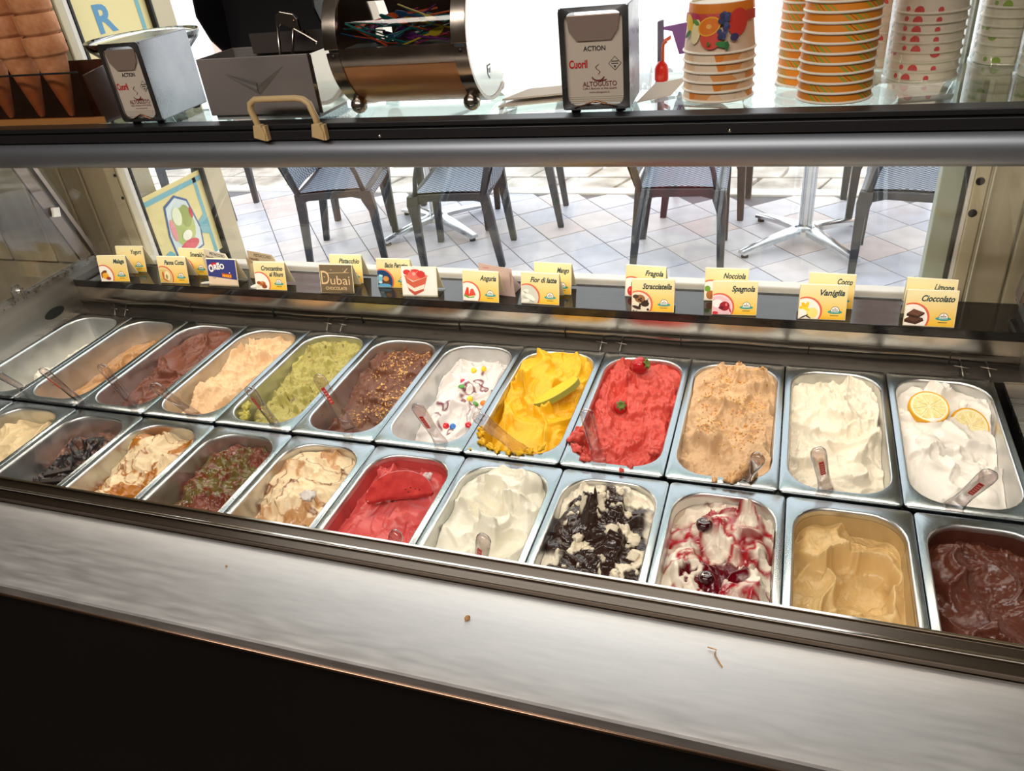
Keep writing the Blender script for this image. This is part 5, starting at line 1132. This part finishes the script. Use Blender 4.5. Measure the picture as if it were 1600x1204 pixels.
def lid(q):
    pr = [(gd * (.98 + .10 * math.sin(a)), gh - .014 + .18 * i / 12) for i, a in enumerate([PI * k / 12 for k in range(13)])]
    q.loft([[(x, y, z) for y, z in pr] + [(x, y + .006, z) for y, z in pr[::-1]] for x in (gx0 - .006, gx0 + .02, gx1 - .02, gx1 + .006)], lid_m, True, True)
    for x in (gx0 - .006, gx1 + .002):
        q.prism([(.096, gh - .014)] + [(a, b) for a, b in pr] + [(.070, gh + .16), (.046, gh + .12), (.040, gh + .06), (.06, gh + .02)], lid_m, lambda a, b: (x, a, b), lambda a, b: (x + .004, a, b))
q = MB(); q.box((gx0 + .0035, .0035, .012), (gx1 - .0035, gd - .0035, .032), lid_m); q.build('liner', rb_)
q = MB(); lid(q); q.build('lid', rb_, smooth=True, auto=30)
q = MB(); q.box((gx0 + .05, gd - .012, gh - .01), (gx1 - .02, gd - .005, gh + .022), mat('bin_inside', (70, 62, 58), .5)); q.build('inner_lip', rb_)
tg = thing('metal_tongs', 'folded metal tongs with toothed arm sticking out of the grey bin', 'tongs', (.690, .262, SZ + .085))
q = MB(); q.prism([(-.022, .050), (-.018, .068), (-.008, .073), (.016, .068), (.022, .060), (.022, .046), (.012, .044), (-.010, .054), (-.014, .050)], noisy(mat('tong_steel', (170, 160, 150), .25, 1), (160, 150, 140), (180, 170, 160)), lambda a, b: (a, -.003, b), lambda a, b: (a, .003, b)); bd = q.build('head', tg, bevel=.001)
q = MB(); q.lathe([(0, .002), (.002, .0014), (.0024, 0)], mat('copper_tab'), 10, T=Matrix.Translation((.016, -.003, .058)) @ Matrix.Rotation(PI / 2, 4, 'X')); q.build('rivet', bd, smooth=True)
for pts in ([(-.018, 0, .055), (-.030, 0, -.01), (-.036, 0, -.045)], [(.010, 0, .046), (-.006, .003, .004), (-.018, .006, -.044)]):
    q = MB(); q.tube(pts, .0032, mat('tong_steel'), 8, flat=.6); q.build('arm', tg, smooth=True)
q = MB(); q.tube([(.012, -.001, .046), (.030, -.001, .036), (.050, -.001, .024)], .0028, mat('tong_steel'), 8, flat=.7)
for i in range(5): x = .020 + .006 * i; q.box((x, -.003, .043 - .0055 * i), (x + .003, .002, .049 - .0055 * i), mat('tong_steel'))
q.build('toothed_arm', tg)
# ---- glass bowl
q = MB(); q.lathe([(0, .004), (.040, .004), (.046, .012), (.082, .085), (.104, .106), (.110, .118), (.1075, .1205), (.103, .112), (.078, .090), (.042, .018), (0, .012)], mat('bowl_glass', (250, 252, 250), .02, trans=1, ior=1.45), 48)
o = q.build('glass_bowl', smooth=True, loc=(.262, .405, SZ)); tag(o, 'clear flared glass bowl behind the left napkin dispenser', 'bowl')
# ---- waffle cones in a brown box
bx_ = thing('cone_box', 'dark brown open box holding waffle cones at the left end of the shelf', 'box', (0, .212, SZ))
brn = mat('brown_acrylic', (58, 30, 20), .25, coat=.3)
q = MB(); x0, x1, d, h = -.25, .292, .096, .090
q.box((x0, d - .004, .004), (x1 - .016, d, h + .006), brn); q.box((x0, .002, 0), (x1, d, .004), brn); q.box((x0, .002, .004), (x0 + .004, d, h), brn)
q.prism([(.002, .004), (d, .004), (d, h + .006), (.002, h - .006)], brn, lambda a, b: (x1 - .004 - .25 * b * .6, a, b), lambda a, b: (x1 - .25 * b * .6, a, b)); q.build('tray', bx_)
q = MB(); q.box((x0, 0, .0), (x1, .002, .012), mat('tan_edge', (176, 120, 66), .4)); q.build('front_edge', bx_)
q = MB(); q.box((x0, -.001, .012), (x1 - .022, .001, h - .002), pane('front_sheet_clear', (240, 226, 214), 1.0)); q.build('front_sheet', bx_)
q = MB(); q.box((x0, -.0015, h - .002), (x1 - .022, .0015, h + .001), rubber); q.build('sheet_edge', bx_)
cone_m = noisy(mat('waffle', (200, 132, 84), .7), (184, 112, 66), (214, 150, 104), (60, 60, 60), bump=.4, bdist=.001)
q = MB(); prf = [(0, 0), (.0045, .001), (.0068, .006), (.0255, .088), (.0275, .098), (.0290, .108), (.0300, .1105), (.0335, .1125), (.0350, .1155), (.0352, .141), (.0345, .1445), (.0325, .1445), (.0315, .139), (.0300, .113), (.007, .018), (0, .015)]
q.lathe(prf, cone_m, 36)
cone_q = q; cone0 = None
def cone(base, tip_dir, k, label):
    global cone0
    if cone0 is None: o = cone0 = cone_q.build('waffle_cone', smooth=True, auto=50)
    else: o = cone0.copy(); COL.objects.link(o)
    d_ = Vector(tip_dir).normalized(); o.location = Vector(base) + d_ * (.0365 * k); o.rotation_mode = 'QUATERNION'; o.rotation_quaternion = Vector((0, 0, 1)).rotation_difference(d_)
    tag(o, label, 'ice cream cone', 'stacked waffle cones')
where = [('right', (.172, .256, SZ + .0045), (.0, .0, 1), 5), ('middle', (.094, .258, SZ + .0045), (.0, .01, 1), 5), ('left', (.016, .256, SZ + .0045), (.01, .0, 1), 5)]
for nm, b, d_, n_ in where:
    for k in range(n_): cone(b, d_, k, 'pale waffle cone, %s in the %s stack of the brown box' % ('lowest' if k == 0 else ORD[k] + ' from the bottom', nm))

# ================================================================== POSTER ON THE OPEN LEAF
po = thing('poster', 'yellow ice cream poster with blue border and letter R stuck on the open door leaf', 'poster', (-.1115, 0, 0))
FP = lambda y, z, e: (e, y, zz(z))
q = MB(); q.prism([(.607, -.03), (.868, -.03), (.868, .207), (.607, .207)], grad_mat('poster_yellow', (222, 204, 140), (222, 208, 150)), lambda a, b: FP(a, b, 0), lambda a, b: FP(a, b, .0012)); sh_ = q.build('sheet', po)
q = MB(); tl = pm((120, 172, 178))
for pl in ([(.607, .180), (.868, .180), (.868, .194), (.607, .194)], [(.826, -.03), (.840, -.03), (.840, .194), (.826, .194)]): put_poly(q, pl, FP, tl, .0018)
put_poly(q, [(0.677, .020), (0.717, .000), (0.792, .008), (0.802, .060), (0.782, .150), (0.737, .176), (0.687, .160), (0.672, .080)], FP, pm((72, 96, 140)), .0022)
put_poly(q, [(0.682, .024), (0.718, .006), (0.787, .013), (0.796, .060), (0.776, .146), (0.736, .169), (0.693, .154), (0.678, .080)], FP, pm((206, 216, 210)), .0026)
for i, (c, pl) in enumerate((((176, 186, 110), circ(0.737, .085, .045, .055, 20)), ((206, 76, 90), circ(0.737, .030, .040, .016, 18)), ((150, 160, 84), circ(0.757, .110, .022, .032, 14)), ((226, 150, 150), circ(0.695, .090, .010, .032, 14)), ((224, 226, 190), circ(0.723, .120, .018, .026, 14)), ((200, 60, 70), circ(0.779, .112, .006, .016, 12)), ((236, 232, 210), circ(0.739, .06, .02, .014, 14)))): put_poly(q, pl, FP, pm(c), .003 + .0002 * i)
put_poly(q, circ(0.652, .030, .022, .016, 5), FP, tl, .0026); put_poly(q, circ(0.817, .06, .022, .03, 5), FP, tl, .0026)
q.build('printed_picture', po)
q = MB(); q.prism([(.624, .45), (.868, .45), (.868, .95), (.624, .95)], grad_mat('poster_yellow'  , 0, 0) if 'poster_yellow' in MATS else card_m, lambda a, b: FP(a, b, 0), lambda a, b: FP(a, b, .0012))
po2 = thing('poster', 'yellow poster strip with large blue letter R above the ice cream poster', 'poster', (-.1115, 0, 0)); q.build('sheet', po2)
q = MB(); put_text(q, 'R', FP, .682, .597, .060, pm((84, 140, 176)), width=.062, off=.03, e=.0018)
for pl in ([(.826, .45), (.840, .45), (.840, .95), (.826, .95)],): put_poly(q, pl, FP, tl, .0018)
q.build('lettering', po2)

# ================================================================== TERRACE FURNITURE
resin = noisy(mat('grey_resin', (40, 44, 50), .45), (35, 39, 45), (48, 52, 58), (8, 8, 8), r1=.36, r2=.5)
def weave():
    m = mat('resin_weave', (84, 92, 104), .5); tc = nd(m, 'ShaderNodeTexCoord'); mp = nd(m, 'ShaderNodeMapping'); mp.inputs['Rotation'].default_value = (0, 0, 0)
    ck = nd(m, 'ShaderNodeTexChecker'); ck.inputs['Scale'].default_value = 66; ck.inputs[1].default_value = rgb(150, 166, 186); ck.inputs[2].default_value = rgb(34, 38, 46)
    lk(m, tc.outputs['Object'], mp.inputs[0]); lk(m, mp.outputs[0], ck.inputs['Vector']); lk(m, ck.outputs['Color'], P(m).inputs['Base Color'])
    b = nd(m, 'ShaderNodeBump'); b.inputs['Strength'].default_value = 1; b.inputs['Distance'].default_value = .006; lk(m, ck.outputs['Fac'], b.inputs['Height']); lk(m, b.outputs[0], P(m).inputs['Normal'])
    return m
weave_m = weave()
def make_chair():
    t = thing('terrace_armchair', 'grey woven resin armchair', 'chair', (0, 0, 0))
    fx, rx, hw, sw_ = .215, -.225, .185, .235       # feet front/rear, half width at foot, half width at seat
    def leg(pts, nm='leg'):
        q = MB()
        rings = [[(x + sx * a, y + sy * b, z) for sx, sy in ((-1, -1), (1, -1), (1, 1), (-1, 1))] for x, y, z, a, b in pts]
        q.loft(rings, resin, True, True); q.build(nm, t, bevel=.004)
    for s in (-1, 1):
        leg([(fx, s * hw, 0, .017, .017), (fx - .005, s * (hw + .02), .30, .022, .020), (fx - .015, s * sw_, .375, .032, .024), (fx - .02, s * sw_, .425, .03, .022)])
        leg([(rx, s * hw, 0, .017, .017), (rx + .035, s * (hw + .02), .30, .023, .020), (rx + .05, s * (sw_ - .01), .43, .025, .022)])
        q = MB(); q.tube([(fx - .03, s * sw_, .42), (fx - .05, s * (sw_ + .012), .52), (fx - .085, s * (sw_ + .02), .62), (fx - .13, s * (sw_ + .02), .65), (0, s * (sw_ + .02), .655), (rx + .02, s * sw_, .66)], [.018, .017, .019, .021, .021, .018], resin, 10, flat=.7); q.build('armrest', t, smooth=True)
    q = MB()
    def side(y0, y1):
        q.prism([(rx + .04, .375), (rx + .10, .388), (fx - .10, .392), (fx - .03, .372), (fx - .01, .43), (rx + .03, .43)], resin, lambda a, b: (a, y0, b), lambda a, b: (a, y1, b))
    side(-sw_ - .012, -sw_ + .016); side(sw_ - .016, sw_ + .012)
    q.box((fx - .03, -sw_, .385), (fx - .005, sw_, .43), resin); q.box((rx + .03, -sw_, .385), (rx + .055, sw_, .43), resin); q.build('seat_frame', t, bevel=.006)
    q = MB(); n = 10
    q.loft([[(fx + .012 - .43 * i / n + (.0), y, .428 + .012 * math.sin(PI * i / n) ** .5 - (.03 if i == 0 else 0) - .008 * (1 - (y / sw_) ** 2)) for y in [-sw_ + 2 * sw_ * j / 8 for j in range(9)]] for i in range(n + 1)], weave_m, closed=False)
    q.v += [(x, y, z - .012) for x, y, z in q.v]; k = len(q.f); q.f += [tuple(v + len(q.v) // 2 for v in f)[::-1] for f in q.f]; q.m += q.m; q.build('seat', t, smooth=True)
    q = MB()
    q.loft([[(rx + .045 - .11 * (i / n) - .03 * math.cos(PI * y / (2.4 * sw_)) , y, .43 + .34 * i / n - .03 * (i / n) * (y / sw_) ** 2) for y in [-sw_ + 2 * sw_ * j / 8 for j in range(9)]] for i in range(n + 1)], weave_m, closed=False)
    q.v += [(x - .012, y, z) for x, y, z in q.v]; q.f += [tuple(v + len(q.v) // 2 for v in f)[::-1] for f in q.f]; q.m += q.m; q.build('backrest', t, smooth=True)
    q = MB(); q.tube([(rx + .048, -sw_, .42), (rx + .0, -sw_ - .004, .60), (rx - .05, -sw_ + .004, .73), (rx - .075, -sw_ + .05, .765), (rx - .095, 0, .785), (rx - .075, sw_ - .05, .765), (rx - .05, sw_ - .004, .73), (rx + .0, sw_ + .004, .60), (rx + .048, sw_, .42)], .017, resin, 10); q.build('back_frame', t, smooth=True)
    return t
ch0 = make_chair(); first = [True]
def chair(x, y, yaw, label):
    if first[0]: o = ch0; first[0] = False; o.location = (x, y, 0); o.rotation_euler = (0, 0, yaw)
    else: o = dup(ch0, (x, y, 0), yaw)
    o['label'] = label; o['group'] = 'grey armchairs on the terrace'
FZ = .0036
CH_ = [(-.915, 2.865, rad(15), 'grey woven armchair facing right, nearest one left of the left table'), (-.180, 2.860, rad(188), 'grey woven armchair facing left, nearest one right of the left table'), (.985, 2.965, rad(2), 'grey woven armchair facing right, nearest one left of the right table'),
       (2.055, 2.93, rad(172), 'grey woven armchair at far right, partly behind the door leaf'), (-.01, 3.43, rad(190), 'grey woven armchair, only legs in view, behind the near right chair by the left table'), (-1.03, 3.46, rad(-8), 'grey woven armchair, only legs in view, behind the near left chair by the left table'),
       (-2.30, 3.40, rad(10), 'grey woven armchair at far left with a single slanted leg in view'), (1.05, 3.65, rad(-3), 'grey woven armchair behind the near left chair of the right table'), (2.03, 3.64, rad(182), 'grey woven armchair behind the far right chair')]
for x, y, a, lb in CH_: chair(x, y, a, lb)
for o in [o for o in bpy.data.objects if o.name.startswith('terrace_armchair')]: o.location.z = FZ
cast = noisy(mat('cast_aluminium', (206, 210, 214), .22, 1), (196, 200, 204), (216, 220, 222), (12, 12, 12), r1=.16, r2=.3)
def make_table(x, y, yaw, label):
    t = thing('terrace_table', label, 'table', (x, y, FZ), yaw, 'metal pedestal tables on the terrace')
    q = MB(); q.lathe([(0, .05), (.075, .05), (.07, .078), (.048, .092), (.044, .10), (0, .10)], cast, 28); q.build('hub', t, smooth=True, auto=40)
    q = MB(); q.lathe([(.034, .09), (.034, .70), (0, .70)], cast, 28); q.build('column', t, smooth=True, auto=40)
    for k in range(4):
        a = PI / 4 + PI / 2 * k; q = MB(); rings = []
        for i in range(9):
            f = i / 8; r_ = .05 + .335 * f; w_ = .042 - .016 * f; zt = .088 - .048 * f ** 1.3; zb = zt - .030 + .010 * f
            rings.append([(r_ * math.cos(a) - s * w_ * k2 * math.sin(a), r_ * math.sin(a) + s * w_ * k2 * math.cos(a), z) for s, k2, z in ((-1, 1, zb), (1, 1, zb), (1, .95, zt - .006), (1, .55, zt), (-1, .55, zt), (-1, .95, zt - .006))])
        q.loft(rings, cast, True, True); f_ = q.build('foot', t, smooth=True, auto=35)
        q = MB(); q.lathe([(0, 0), (.018, 0), (.018, .012), (.010, .024), (0, .024)], rubber, 16, T=Matrix.Translation((.362 * math.cos(a), .362 * math.sin(a), 0))); q.build('glide', f_)
    q = MB(); q.lathe([(0, .70), (.33, .70), (.345, .704), (.345, .722), (.338, .728), (0, .728)], noisy(mat('table_steel', (200, 202, 204), .3, 1), (190, 192, 194), (210, 212, 214), (5, 5, 5)), 48); q.build('tabletop', t, smooth=True, auto=40)
make_table(-.534, 3.243, rad(12), 'aluminium pedestal table with four splayed feet between the left chairs'); make_table(1.597, 3.162, rad(-6), 'aluminium pedestal table with four splayed feet between the right chairs')
